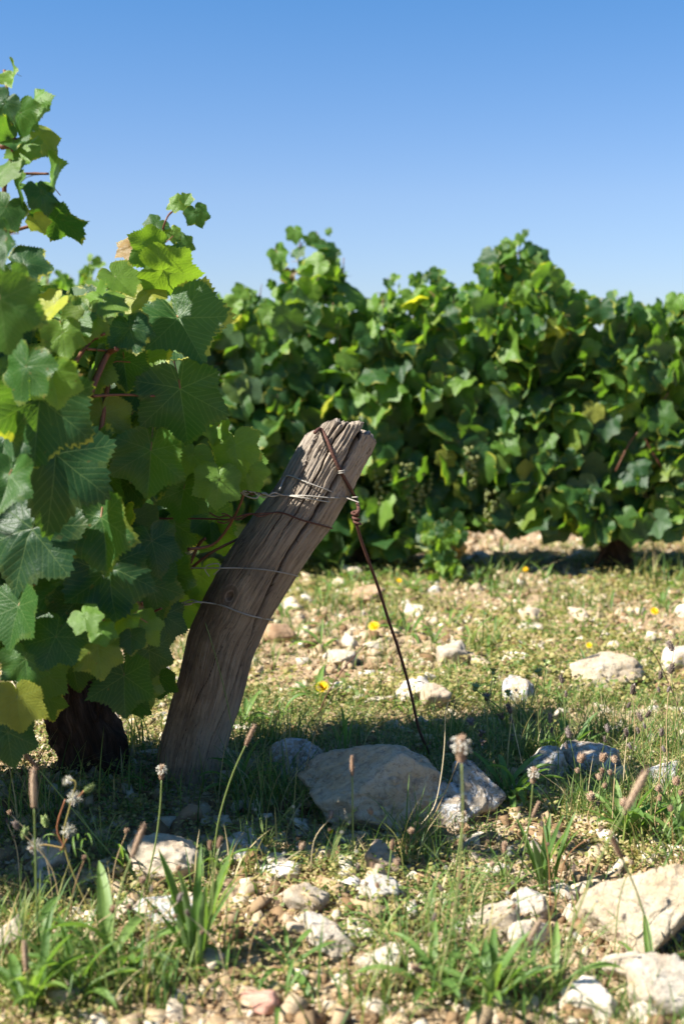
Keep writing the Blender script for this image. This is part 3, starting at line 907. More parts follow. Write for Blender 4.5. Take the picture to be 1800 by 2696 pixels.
pts = [P(-300, 1188 * D2, 2.42), P(*dpt(360, 1189), 2.42), P(*dpt(480, 1190), 2.4), P(*dpt(520, 1192), Yw), P(*dpt(550, 1184), Yw), P(*dpt(575, 1178), Yw), P(*dpt(597, 1184), Yw), on_post(*dpt(625, 1176)), on_post(*dpt(650, 1177)), on_post(*dpt(690, 1192)), on_post(*dpt(730, 1203)), on_post(*dpt(762, 1212))]
wire('strand', pts, 0.0018, M_RUST, parent=rw)
pts = [P(*dpt(480, 1175), Yw), P(*dpt(500, 1186), Yw), P(*dpt(522, 1183), Yw), P(*dpt(545, 1192), Yw), P(*dpt(572, 1180), Yw + .004), P(*dpt(600, 1178), Yw), on_post(*dpt(640, 1175))]
wire('strand', pts, 0.0015, M_RUST, parent=rw)
pts = [P(*dpt(498, 1196), Yw), P(*dpt(515, 1200), Yw), P(*dpt(530, 1190), Yw), P(*dpt(520, 1180), Yw), P(*dpt(508, 1178), Yw)]
wire('strand', pts, 0.0014, M_RUST, parent=rw)
gz_w = empty('grey_wire', P(*dpt(490, 1303), Yw), 'thin straight grey wire with a small loop across the middle of the post', 'wire', WG)
pts = [P(-300, 1300 * D2, 2.42), P(*dpt(370, 1302), 2.42), P(*dpt(450, 1303), 2.4), P(*dpt(510, 1303), post_y - .05), on_post(*dpt(545, 1303)), on_post(*dpt(600, 1306)), on_post(*dpt(650, 1314)), on_post(*dpt(684, 1322))]
wire('strand', pts, 0.0013, M_ZINC, parent=gz_w)
pts = [P(*dpt(x, y), Yw - .01) for x, y in ((480, 1322), (470, 1306), (478, 1296), (500, 1293), (504, 1304), (490, 1318))]
wire('loop', pts, 0.0010, M_ZINC, parent=gz_w)
lw = empty('lowest_wire', P(*dpt(450, 1382), Yw), 'lowest slack silvery wire sagging across the post below the knot', 'wire', WG)
pts = [P(-300, 1390 * D2, 2.42), P(*dpt(380, 1384), 2.42), P(*dpt(420, 1388), 2.4), P(*dpt(450, 1381), Yw - .01), on_post(*dpt(485, 1384)), on_post(*dpt(515, 1391)), on_post(*dpt(545, 1403)), on_post(*dpt(580, 1414)), on_post(*dpt(625, 1423))]
wire('strand', pts, 0.0015, M_ZINC, parent=lw)
pts = [P(*dpt(385, 1380), 2.42), P(*dpt(415, 1383), 2.4), P(*dpt(440, 1376), Yw), P(*dpt(462, 1384), Yw - .01)]
wire('strand', pts, 0.0011, M_ZINC, parent=lw)


# ---------------------------------------------------------------- vine leaves
def leaf_geo(seg, rings, seed, petiole=True, hero=False):
    r_ = np.random.default_rng(seed)
    kt = np.radians([0, 14, 28, 42, 55, 70, 84, 97, 110, 128, 146, 160, 172, 180])
    depth_ = r_.uniform(0.7, 1.15)
    kr = np.array([1.12, .95, .83, .87, 1.0, .84, .77, .79, .88, .76, .70, .62, .50, .28])
    kr = kr - depth_ * 0.8 * np.array([0, 0, .05, 0, 0, .02, .05, 0, 0, 0, 0, 0, 0, 0])
    th = np.linspace(-math.pi, math.pi, seg, endpoint=False)
    ra = np.interp(np.abs(th), kt, kr)
    asym = 1 + 0.06 * np.sin(th * 1 + r_.uniform(0, 6)) + 0.04 * np.sin(3 * th + r_.uniform(0, 6))
    ra = ra * asym * (1 + 0.04 * r_.normal(size=seg).cumsum() / math.sqrt(seg)) if False else ra * asym
    teeth = np.where(np.arange(seg) % 2 == 0, 1.0, 0.0) if seg >= 50 else np.zeros(seg)
    tf = 0.075 * teeth * (0.25 + 1.1 * r_.random(seg)) * (np.abs(th) < 2.85)
    V, uv, rim = [(0, 0, 0)], [(0, 0)], [0.0]
    ph_ = r_.uniform(0, 6.28, 6)
    fold = r_.uniform(-0.2, 0.3) + (0.5 if seed % 4 == 3 else 0); curl = r_.uniform(0.05, 0.8); wav = r_.uniform(0.03, 0.11)
    roll = r_.uniform(-0.35, 0.35)
    def z_of(x, y, rr, t, rm):
        z = fold * abs(x) - curl * 0.45 * (y * y if y > 0 else y * y * 0.6) - 0.22 * curl * x * x
        z += roll * x * y * 0.6
        z += wav * 1.1 * (math.sin(3.1 * x + 1.3 * y + ph_[0]) * math.sin(2.3 * y - x + ph_[1]) + .45 * math.sin(6.3 * x + ph_[2]) * math.sin(5.7 * y + ph_[3]))
        z += wav * 0.55 * rm ** 3 * math.sin(6 * t + 1.5 * math.sin(2 * t + ph_[4]) + ph_[5])
        return z
    for k in range(1, rings + 1):
        f = (k / rings) ** 0.85
        for j in range(seg):
            rr = ra[j] * f
            if k == rings: rr = ra[j] * (1 + tf[j])
            elif k == rings - 1: rr = ra[j] * (f + 0.3 * tf[j])
            x, y = rr * math.sin(th[j]), rr * math.cos(th[j])
            V.append((x, y, z_of(x, y, rr, th[j], f))); uv.append((x, y)); rim.append(f ** 2)
    Fc = []
    for j in range(seg):
        Fc.append((0, 1 + (j + 1) % seg, 1 + j))
    for k in range(rings - 1):
        o = 1 + k * seg
        for j in range(seg):
            j2 = (j + 1) % seg
            Fc.append((o + j, o + j2, o + seg + j2)); Fc.append((o + j, o + seg + j2, o + seg + j))
    Fc = [(a, c, b) for a, b, c in Fc]   # face +z
    mi = [0] * len(Fc)
    if petiole:
        n0 = len(V)
        L = r_.uniform(0.5, 0.9)
        pts = [Vector((0, 0, 0)), Vector((0, -0.25 * L, -0.12 * L)), Vector((0.03, -0.6 * L, -0.4 * L)), Vector((0.05, -0.8 * L, -0.8 * L))]
        tv, tf_, tu = tube(pts, [0.016, 0.015, 0.015, 0.018], 5, cap=False)
        V += [tuple(v) for v in tv]; uv += [(9, 9)] * len(tv); rim += [0] * len(tv)
        Fc += [tuple(int(q) + n0 for q in f_) for f_ in tf_]; mi += [1] * len(tf_)
    V = np.array(V)
    a, b, c = (V[np.array(Fc[0])[k]] for k in range(3))
    if np.cross(b - a, c - a)[2] < 0:
        Fc = [(p, r__, q) if m_ == 0 else (p, q, r__) for (p, q, r__), m_ in zip(Fc, mi)]
    return V, np.array(Fc), np.array(uv), np.array(rim), np.array(mi)


def leaf_mesh(seg, rings, seed, mat):
    V, Fc, uv, rim, mi = leaf_geo(seg, rings, seed)
    return mesh('leaf', V, Fc, [mat, M_PETIOLE], uv, {'rim': rim}, True, mi)


LH = {k: [leaf_mesh(110, 8, 500 + v, m_) for v in range(n_)] for k, m_, n_ in (('g', M_VINE, 10), ('y', M_VINE_Y, 3), ('l', M_VINE_L, 5), ('b', M_VINE_B, 2))}
LM = {k: [leaf_mesh(60, 4, 600 + v, m_) for v in range(n_)] for k, m_, n_ in (('g', M_VINE, 8), ('y', M_VINE_Y, 2), ('l', M_VINE_L, 4), ('b', M_VINE_B, 2))}
LL = [leaf_geo(22, 2, 700 + v, petiole=False) for v in range(6)]


def basis(normal, tip):
    n = Vector(normal).normalized()
    t = Vector(tip)
    t = t - n * t.dot(n)
    if t.length < 1e-4: t = Vector((0.1, 0.2, -1)) - n * Vector((0.1, 0.2, -1)).dot(n)
    t.normalize()
    x = t.cross(n)
    return Matrix((x, t, n)).transposed()


def put_leaf(root, pos, normal, tip, size, lib, kind='g', squeeze=None):
    o = bpy.data.objects.new('leaf', random.choice(lib[kind]))
    COL.objects.link(o)
    o.parent = root
    o.location = Vector(pos) - root.location
    o.rotation_euler = basis(normal, tip).to_euler()
    sq = squeeze or random.uniform(0.88, 1.06)
    o.scale = (size * sq, size, size * random.uniform(0.7, 1.4))
    return o


def rand_kind(ly=0.02, ll=0.22, lb=0.01):
    q = random.random()
    return 'y' if q < ly else 'l' if q < ly + ll else 'b' if q < ly + ll + lb else 'g'


def bulk_leaves(root, pts, nrm, tips, sizes):
    """the leaves too many or too hidden to pick out: one object"""
    VV, FF, UU, TT, RR = [], [], [], [], []
    off = 0
    pts = np.array(pts) - np.array(root.location)
    Rm = np.array([np.array(basis(n_, t_)) for n_, t_ in zip(nrm, tips)]) * np.array(sizes)[:, None, None]
    for v in range(6):
        idx = np.arange(v, len(pts), 6)
        if not len(idx): continue
        Vb, Fb, ub, rb, _ = LL[v]
        a, b, c, t, r = scatter((Vb, Fb, ub), Rm[idx], pts[idx], rng.random(len(idx)), rb)
        VV.append(a); FF.append(b + off); UU.append(c); TT.append(t); RR.append(r); off += len(a)
    m = mesh('foliage', np.concatenate(VV), np.concatenate(FF), M_VINE, np.concatenate(UU), {'tint': np.concatenate(TT), 'rim': np.concatenate(RR)})
    o = link('foliage', m, root)
    o['kind'] = 'stuff'
    return o


def gnarled(root, name, pts, rads, seed, seg=40, sub=14, mat=None, amp=0.22):
    pts = smooth_path(pts, sub)
    rr = np.interp(np.linspace(0, 1, len(pts)), np.linspace(0, 1, len(rads)), rads)
    V, Fc, uv = tube(pts, list(rr), seg)
    n = len(pts)
    c = np.array([tuple(p) for p in pts])
    cc = np.concatenate([np.repeat(c, seg, 0), c[:1], c[-1:]])
    d = V - cc
    th = np.tile(np.arange(seg) / seg * 2 * math.pi, n)
    ln = np.repeat(np.arange(n), seg)
    q = np.stack([np.cos(th) * 1.4, np.sin(th) * 1.4, ln * 0.09 + seed], -1)
    k = amp * fbm(q, 3, seed)
    q2 = np.stack([th * 5 + ln * 0.15 + 1.5 * vnoise(q * 1.3, 3), ln * 0.07, ln * 0], -1)
    k = k + 0.13 * fbm(q2, 3, seed + 4)
    k = np.concatenate([k, [0, 0]])
    V = cc + d * (1 + k)[:, None]
    if root is not None: V = V - np.array(root.location)
    return link(name, mesh(name, V, Fc, mat or M_BARK, uv), root)


def cane(root, pts, r0, r1, mat=None, name='cane'):
    pts = smooth_path(pts, 5)
    rr = np.linspace(r0, r1, len(pts))
    # slight swelling at the nodes
    rr = rr * (1 + 0.25 * (np.arange(len(pts)) % 7 == 0))
    V, Fc, uv = tube(pts, list(rr), 7)
    return link(name, mesh(name, V - np.array(root.location), Fc, mat or M_CANE, uv), root)


def grape_mesh(seed):
    r_ = random.Random(seed)
    s = Soup()
    Vb, Fb = ICO[1]
    for k in range(62):
        t = r_.random()
        z = -0.15 * t
        R_ = 0.036 * (1 - t) ** 0.6 + 0.008
        a = r_.random() * 6.283
        q = R_ * (0.75 + 0.25 * r_.random())
        s.add(Vb * 0.0085 * r_.uniform(.85, 1.1) + np.array([q * math.cos(a), q * math.sin(a), z]), Fb, tint=r_.random())
    return s.mesh('grape_bunch', M_GRAPE)


GRAPES = [grape_mesh(k) for k in range(3)]


def random_leaf_frame(side, up=0.35, jit=0.55, tip_j=0.5):
    """side: outward horizontal vector"""
    n = Vector(side) + Vector((random.gauss(0, jit), random.gauss(0, jit), up + random.gauss(0, jit * 0.8)))
    t = Vector((random.gauss(0, tip_j), random.gauss(0, tip_j), -1)) + Vector(side) * 0.35
    return n, t


# ---------------- row one: the vine beside the post
R1 = 2.44
v1 = empty('grape_vine', (G(215, 2060).x, R1 + .04, 0), 'large leafy grape vine in front, left of the leaning post', 'grape vine')
bx = v1.location.x
gnarled(v1, 'trunk', [(bx + 0.02, R1 + .04, -0.03), (bx + .012, R1 + .04, 0.06), (bx - .005, R1 + .04, 0.13), (bx - .022, R1 + .05, 0.2), (bx - 0.045, R1 + .05, 0.29), (bx - 0.03, R1 + .05, 0.36)], [0.07, 0.062, 0.06, 0.066, 0.05, 0.04], 5, 72, 16, amp=0.34)
gnarled(v1, 'arm', [(bx - 0.03, R1 + .05, 0.30), (bx + .06, R1 + .03, 0.36), (bx + .12, R1 + .02, 0.39), (bx + .17, R1 + .02, 0.42)], [0.03, 0.022, 0.012, 0.003], 9, 20, 8)
gnarled(v1, 'arm', [(bx - 0.04, R1 + .05, 0.28), (bx - .13, R1 + .06, 0.36), (bx - .26, R1 + .05, 0.40), (bx - .4, R1 + .02, 0.41)], [0.03, 0.026, 0.02, 0.014], 11, 20, 8)
# shreds of bark
for (px, py, dx, dz) in ((262, 2010, .03, -.012), (140, 1960, -.012, .04), (255, 1900, .01, .03), (150, 2040, -.02, .02)):
    p = P(px, py, R1 - 0.02)
    cane(v1, [p, p + Vector((dx * .5, -.004, dz * .6)), p + Vector((dx, -.006, dz))], 0.003, 0.0008, M_BARK, 'bark_shred')

CANES = [  # shown-picture coordinates, distance
    ([(200, 1480), (140, 1200), (130, 1080), (150, 1010), (180, 900), (215, 780)], 2.42, .0052, .003),
    ([(165, 1440), (190, 1300), (230, 1000), (250, 850), (240, 800)], 2.3, .0052, .0035),
    ([(205, 905), (245, 815), (268, 800)], 2.24, .006, .0045),
    ([(215, 908), (280, 905), (355, 908)], 2.22, .0025, .002),
    ([(160, 850), (205, 785), (240, 765)], 2.26, .004, .0025),
    ([(200, 800), (255, 805)], 2.25, .0022, .002),
    ([(130, 1080), (170, 1000), (185, 970)], 2.28, .006, .005),
    ([(280, 900), (330, 740), (365, 680), (372, 620)], 2.44, .0045, .003),
    ([(372, 620), (368, 560), (378, 510), (395, 485), (432, 472)], 2.9, .0034, .0015),
    ([(-60, 900), (-10, 600), (8, 540), (20, 510), (10, 430), (30, 330), (18, 220), (10, 160)], 2.36, .0058, .0022),
    ([(5, 535), (45, 525), (100, 508)], 2.33, .0034, .0022),
    ([(8, 530), (30, 500), (55, 480)], 2.33, .004, .003),
    ([(35, 400), (60, 398), (112, 398)], 2.33, .0026, .002),
    ([(5, 335), (30, 333), (35, 320)], 2.33, .0045, .004),
    ([(430, 1260), (500, 1240), (560, 1130), (540, 1060), (490, 990)], 2.4, .003, .0018),
    ([(400, 1380), (450, 1260), (470, 1235)], 2.46, .004, .003),
    ([(300, 1350), (400, 1330), (480, 1270), (560, 1230)], 2.5, .004, .0025),
    ([(-200, 1190), (-150, 900), (-120, 600), (-130, 300)], 2.4, .005, .003),
    ([(320, 1430), (340, 1410), (370, 1395)], 2.24, .0025, .0018),
    ([(340, 1440), (330, 1410), (325, 1380)], 2.24, .0025, .0018),
]
for pl, yy, r0, r1_ in CANES:
    cane(v1, [P(x * D2, y * D2, (yy - (.34 * max(0, (470 - x) / 470) + .02 if yy < 2.39 else 0)) + 0.02 * math.sin(i * 2.1)) for i, (x, y) in enumerate(pl)], r0, r1_)

HERO = [  # x, y, width (shown-picture), distance, tip angle from down (+ right), nx, nz, kind
    (385, 622, 150, 2.22, 75, -.3, -.7, 'l'), (350, 575, 110, 2.3, -60, .1, -.3, 'l'),
    (415, 740, 205, 2.18, 28, -.25, .25, 'g'), (415, 905, 200, 2.16, 8, .2, .1, 'g'), (345, 1045, 165, 2.18, -5, -.2, .1, 'g'),
    (125, 1060, 270, 2.14, -8, .05, .2, 'g'), (235, 1200, 205, 2.12, 12, -.25, .3, 'g'), (90, 930, 240, 2.12, -5, -.1, .35, 'g'),
    (55, 850, 150, 2.08, -25, -.5, .3, 'g'), (122, 868, 120, 2.06, 10, .5, .1, 'l'), (250, 1320, 210, 2.16, 5, .0, .25, 'g'),
    (70, 1230, 260, 2.2, -15, -.1, .3, 'g'), (225, 1495, 120, 2.14, 5, .1, .2, 'g'), (125, 1470, 140, 2.16, -20, -.3, .4, 'g'),
    (285, 1560, 150, 2.2, 5, .1, .2, 'g'), (342, 1500, 125, 2.2, 8, .4, .0, 'g'), (40, 1610, 130, 2.2, 5, .3, .0, 'g'),
    (350, 1250, 130, 2.2, 12, .7, .1, 'g'), (198, 1420, 82, 2.08, 30, -.3, .8, 'l'), (235, 1450, 70, 2.08, 80, .1, .7, 'l'),
    (500, 1110, 115, 2.26, -5, .1, .3, 'l'), (540, 1030, 120, 2.3, 10, -.3, .2, 'l'), (568, 1085, 100, 2.32, 30, .3, .2, 'l'), (552, 1065, 110, 2.34, -20, .0, .3, 'l'),
    (120, 700, 95, 2.2, -35, -.4, .8, 'y'), (145, 770, 100, 2.22, 10, .1, .2, 'l'), (62, 605, 110, 2.25, 85, -.1, .6, 'g'),
    (130, 505, 150, 2.28, 15, .55, .0, 'g'), (120, 425, 130, 2.3, 40, .0, .5, 'l'), (45, 430, 100, 2.28, 0, -.4, .2, 'g'), (95, 450, 95, 2.26, 10, .2, .5, 'g'),
    (45, 265, 115, 2.3, -20, -.3, .4, 'g'), (85, 250, 110, 2.32, 45, .2, .5, 'l'), (30, 175, 70, 2.32, 25, .1, .2, 'l'), (20, 320, 90, 2.3, -50, .0, .7, 'g'),
    (95, 320, 100, 2.33, 50, .3, .4, 'g'), (60, 345, 100, 2.3, 0, .2, .3, 'l'), (10, 240, 90, 2.3, -40, -.2, .2, 'g'), (20, 390, 90, 2.3, 0, .0, .5, 'g'),
    (10, 480, 110, 2.3, -30, .3, .4, 'g'), (85, 510, 60, 2.26, 35, .1, .4, 'y'), (15, 560, 110, 2.1, 20, -.6, .1, 'g'), (0, 700, 190, 2.0, 5, .0, .0, 'g'),
    (35, 640, 90, 2.12, 30, .8, .0, 'g'), (240, 700, 110, 2.25, 10, .1, .7, 'l'), (300, 760, 110, 2.2, 15, .0, .4, 'g'), (270, 640, 100, 2.3, 40, .2, .7, 'l'),
    (200, 730, 120, 2.26, -10, -.1, .5, 'g'), (330, 680, 110, 2.28, -30, .1, .8, 'g'), (285, 830, 120, 2.26, 5, .2, .2, 'g'), (235, 960, 140, 2.26, 0, .2, .2, 'g'),
    (290, 1000, 130, 2.28, -8, .0, .1, 'g'), (500, 985, 70, 2.3, -10, .3, .2, 'l'), (480, 1190, 110, 2.56, 5, .2, .2, 'g'), (500, 1225, 90, 2.56, 15, .1, .2, 'l'),
    (400, 1210, 120, 2.56, 0, .3, .1, 'g'), (460, 1330, 120, 2.56, -5, .1, .1, 'l'), (410, 1400, 130, 2.56, 10, .2, .0, 'g'), (280, 1420, 110, 2.12, -70, -.1, .8, 'l'),
    (305, 1610, 105, 2.3, -5, .1, .1, 'g'), (20, 1690, 140, 2.25, 10, .2, .1, 'g'), (95, 1545, 130, 2.28, -5, -.1, .2, 'g'), (170, 1530, 100, 2.3, 10, .2, .2, 'g'), (375, 1420, 110, 2.34, 5, .4, .1, 'g'), (330, 1580, 90, 2.34, 20, .3, .0, 'g'), (365, 1560, 85, 2.36, 0, .2, .2, 'g'), (255, 1400, 100, 2.26, -20, -.2, .3, 'g'), (110, 1610, 90, 2.3, 15, .1, .2, 'g'), (385, 1320, 120, 2.4, 8, .1, .1, 'g'), (420, 1130, 120, 2.42, -10, .2, .2, 'g'), (395, 990, 100, 2.4, 20, .1, .2, 'l'), (440, 1050, 90, 2.42, -15, -.1, .2, 'l'),
    (330, 1440, 90, 2.12, 40, .2, .6, 'l'), (300, 1465, 70, 2.12, 0, .3, .2, 'g'), (350, 1350, 140, 2.25, 15, .3, .1, 'g'), (160, 1350, 170, 2.24, -5, -.1, .1, 'g'),
    (40, 1400, 160, 2.2, -10, -.2, .1, 'g'), (60, 1520, 120, 2.2, 5, .1, .2, 'g'), (175, 1390, 130, 2.22, 10, .0, .2, 'g'), (20, 1100, 150, 2.1, -5, -.4, .1, 'g'),
    (10, 1010, 150, 2.16, 0, .1, .2, 'g'), (320, 900, 120, 2.28, 30, .3, .3, 'g'), (170, 820, 110, 2.3, 0, .0, .3, 'g'), (395, 590, 55, 2.9, 30, .1, .3, 'g'), (420, 560, 50, 2.9, 70, .1, .3, 'g'),
    (355, 515, 60, 2.9, -40, .1, .4, 'g'), (405, 465, 45, 2.9, -70, .0, .8, 'l'), (452, 492, 58, 2.9, 20, .2, .1, 'g'), (428, 458, 32, 2.9, 150, .1, .3, 'l'), (300, 570, 75, 2.6, -60, .1, .6, 'b'), (395, 535, 50, 2.9, 10, .1, .4, 'l'),
]
for (x, y, wd, yy, ang, nx, nz, kd_) in HERO:
    a = math.radians(ang)
    tip = Vector((math.sin(a), random.uniform(-.25, .05), -math.cos(a)))
    nrm = Vector((nx, -1, nz)) + Vector((random.gauss(0, .25), 0, random.gauss(0, .25)))
    if yy < 2.5: yy -= .34 * max(0, (470 - x) / 470)
    if x < 185 and y < 560:
        nrm += Vector((random.gauss(0, .55), 0, random.gauss(.1, .5))); wd *= .9
    size = wd * D2 / F * yy / 1.72
    pos = P(x * D2, y * D2, yy) - tip.normalized() * size * 0.12
    put_leaf(v1, pos, nrm, tip, size, LH, kd_, squeeze=1.0)


def r1_top(x):   # height of the hedge top of row one
    return float(np.interp(x, [-1.6, -1.2, -.9, -.72, -.62, -.56, -.52, -.44, -.36, -.28, -.22], [1.22, 1.3, 1.28, 1.18, 1.0, .95, .95, .96, .95, .88, .8]))


def r1c(x): return R1 + (x + .3) * .58


def r1_bot(x):
    return float(np.interp(x, [-1.6, -.75, -.62, -.5, -.4, -.3, -.22], [.18, .24, .33, .40, .36, .46, .55]))


def inside_right_edge(x, y, z):
    # right boundary of the vine in the picture, kept as a real plane in the place
    zz = [0.15, .3, .45, .6, .75, .9, 1.02, 1.1]
    xr = [-.34, -.34, -.34, -.35, -.35, -.33, -.33, -.4]
    return x < np.interp(z, zz, xr)


nl = len([c for c in v1.children if c.name.startswith('leaf')])
while nl < 300:
    x = random.uniform(-.74, -.2); z = random.uniform(.2, 1.15)
    y = r1c(x) + random.choice([random.uniform(-.32, -.1), random.uniform(-.1, .2)])
    if z > r1_top(x) or z < r1_bot(x) or not inside_right_edge(x, y, z): continue
    n_, t_ = random_leaf_frame((0, -1, 0), .35 if z < r1_top(x) - .12 else .9, .5)
    put_leaf(v1, (x, y, z), n_, t_, random.uniform(.045, .08), LH if y < r1c(x) else LM, rand_kind(.03, .28 if z > .7 else .12))
    nl += 1
pts, nr_, tp, sz = [], [], [], []
while len(pts) < 380:
    x = random.uniform(-.8, -.2); z = random.uniform(.2, 1.2); y = r1c(x) + random.uniform(-.2, .3)
    if z > r1_top(x) or z < r1_bot(x) + .03 or not inside_right_edge(x + .03, y, z): continue
    n_, t_ = random_leaf_frame((0, random.choice([-1, 1]), 0), .5, .6)
    pts.append((x, y, z)); nr_.append(n_); tp.append(t_); sz.append(random.uniform(.04, .075))
bulk_leaves(v1, pts, nr_, tp, sz)

# next vine of row one, mostly left of the frame; it shades this one
v0 = empty('grape_vine', (-1.5, 2.05, 0), 'tall vine at the far left edge, mostly cut off by the photo', 'grape vine')
gnarled(v0, 'trunk', [(-1.5, 2.05, -0.03), (-1.49, 2.05, 0.1), (-1.51, 2.06, 0.22), (-1.48, 2.06, 0.34)], [0.06, 0.05, 0.055, 0.035], 15, 30, 10)
for k in range(7):
    x0 = -1.85 + k * .17
    cane(v0, [(-1.5 + k * .02, 2.05, .34), (x0, 2.05 + random.uniform(-.08, .08), .7), (x0 + .03, 2.05 + random.uniform(-.12, .12), 1.15)], .005, .0025)
pts, nr_, tp, sz = [], [], [], []
while len(pts) < 1300:
    x = random.uniform(-2.1, -.78); z = random.uniform(.2, 1.35); y = r1c(x) + random.uniform(-.26, .28)
    if z > r1_top(x) or z < r1_bot(x): continue
    n_, t_ = random_leaf_frame((0, random.choice([-1, 1]), 0), .5, .6)
    pts.append((x, y, z)); nr_.append(n_); tp.append(t_); sz.append(random.uniform(.045, .08))
bulk_leaves(v0, pts, nr_, tp, sz)

# ---------------- row two
R2 = 5.05
prof_px = [(-900, 800), (-400, 770), (0, 790), (100, 745), (180, 730), (250, 735), (330, 745), (450, 800), (560, 805), (600, 815), (640, 790), (700, 830), (760, 770), (790, 720), (830, 650), (870, 660), (900, 740), (950, 800), (1000, 800), (1060, 785), (1110, 760), (1150, 750), (1190, 800), (1250, 740), (1290, 690), (1340, 672), (1430, 665), (1460, 740), (1500, 770), (1560, 800), (1620, 800), (1700, 820), (1760, 790), (1800, 780), (1900, 770), (2300, 790), (2800, 780)]
PX2 = [P(a, b, R2 - .1).x for a, b in prof_px]; PZ2 = [P(a, b, R2 - .1).z for a, b in prof_px]
bot_px = [(-900, 1370), (400, 1390), (700, 1430), (900, 1450), (1060, 1430), (1150, 1430), (1250, 1390), (1400, 1380), (1500, 1400), (1700, 1400), (1800, 1370), (2800, 1380)]
BX2 = [P(a, b, R2 - .1).x for a, b in bot_px]; BZ2 = [P(a, b, R2 - .1).z for a, b in bot_px]


def row_vine(root, x0, x1, yrow, top, bot, n_parts, n_bulk, trunk_x, seed, thick=.24, size=(.048, .086), lib=LM, fruit=()):
    gnarled(root, 'trunk', [(trunk_x + .01, yrow, -.03), (trunk_x, yrow - .01, .08), (trunk_x - .02, yrow, .17), (trunk_x + .02, yrow, .26)], [.068, .056, .06, .04], seed, 24, 8)
    for s in (-1, 1):
        gnarled(root, 'arm', [(trunk_x + .01, yrow, .23), (trunk_x + s * .12, yrow, .33), (trunk_x + s * .3, yrow, .38), (trunk_x + s * .48, yrow, .4)], [.028, .022, .016, .01], seed + 3, 10, 5)
    k = 0
    x = x0 + .06
    while x < x1:
        z1 = top(x) + random.uniform(-.02, .05)
        y = yrow + random.uniform(-.12, .1)
        cane(root, [(x + random.uniform(-.04, .04), yrow, .39), (x, y, .65), (x + random.uniform(-.05, .05), y - .03, z1)], .0045, .002)
        x += random.uniform(.09, .16)
    made = 0
    while made < n_parts:
        x = random.uniform(x0 - .03, x1 + .03)
        t_ = top(x); b_ = bot(x)
        q = random.random()
        if q < .2:
            z = t_ - abs(random.gauss(0, .06)); y = yrow + random.uniform(-thick * .7, thick * .3)
        else:
            z = random.uniform(b_, t_); y = yrow - thick * random.uniform(.55, 1.05)
        near_top = z > t_ - .22
        n_, tt = random_leaf_frame((-.2, -1, 0), .6 if near_top else .35, .85 if near_top else .55, .65)
        put_leaf(root, (x, y, z), n_, tt, random.uniform(*size) * (0.8 if near_top else 1), lib, rand_kind(.008, .55 if near_top else .2, .002))  # larger share of lime leaves near the top stands in for sunlit highlights
        made += 1
    pts, nr_, tp, sz = [], [], [], []
    while len(pts) < n_bulk:
        x = random.uniform(x0 - .03, x1 + .03)
        b_, t_ = bot(x) + .02, top(x) - .08
        z = b_ + (t_ - b_) * random.random() ** 1.35; y = yrow + random.uniform(-thick, thick)
        n_, tt = random_leaf_frame((0, random.choice([-1, 1]), 0), .5, .6)
        pts.append((x, y, z)); nr_.append(n_); tp.append(tt); sz.append(random.uniform(*size))
    bulk_leaves(root, pts, nr_, tp, sz)
    for (gx, gy, gz_) in fruit:
        link('grape_bunch', random.choice(GRAPES), root, Vector((gx, gy, gz_)) - root.location, (random.uniform(-.15, .15), random.uniform(-.15, .15), random.uniform(0, 6.28)), random.uniform(.8, 1.05))


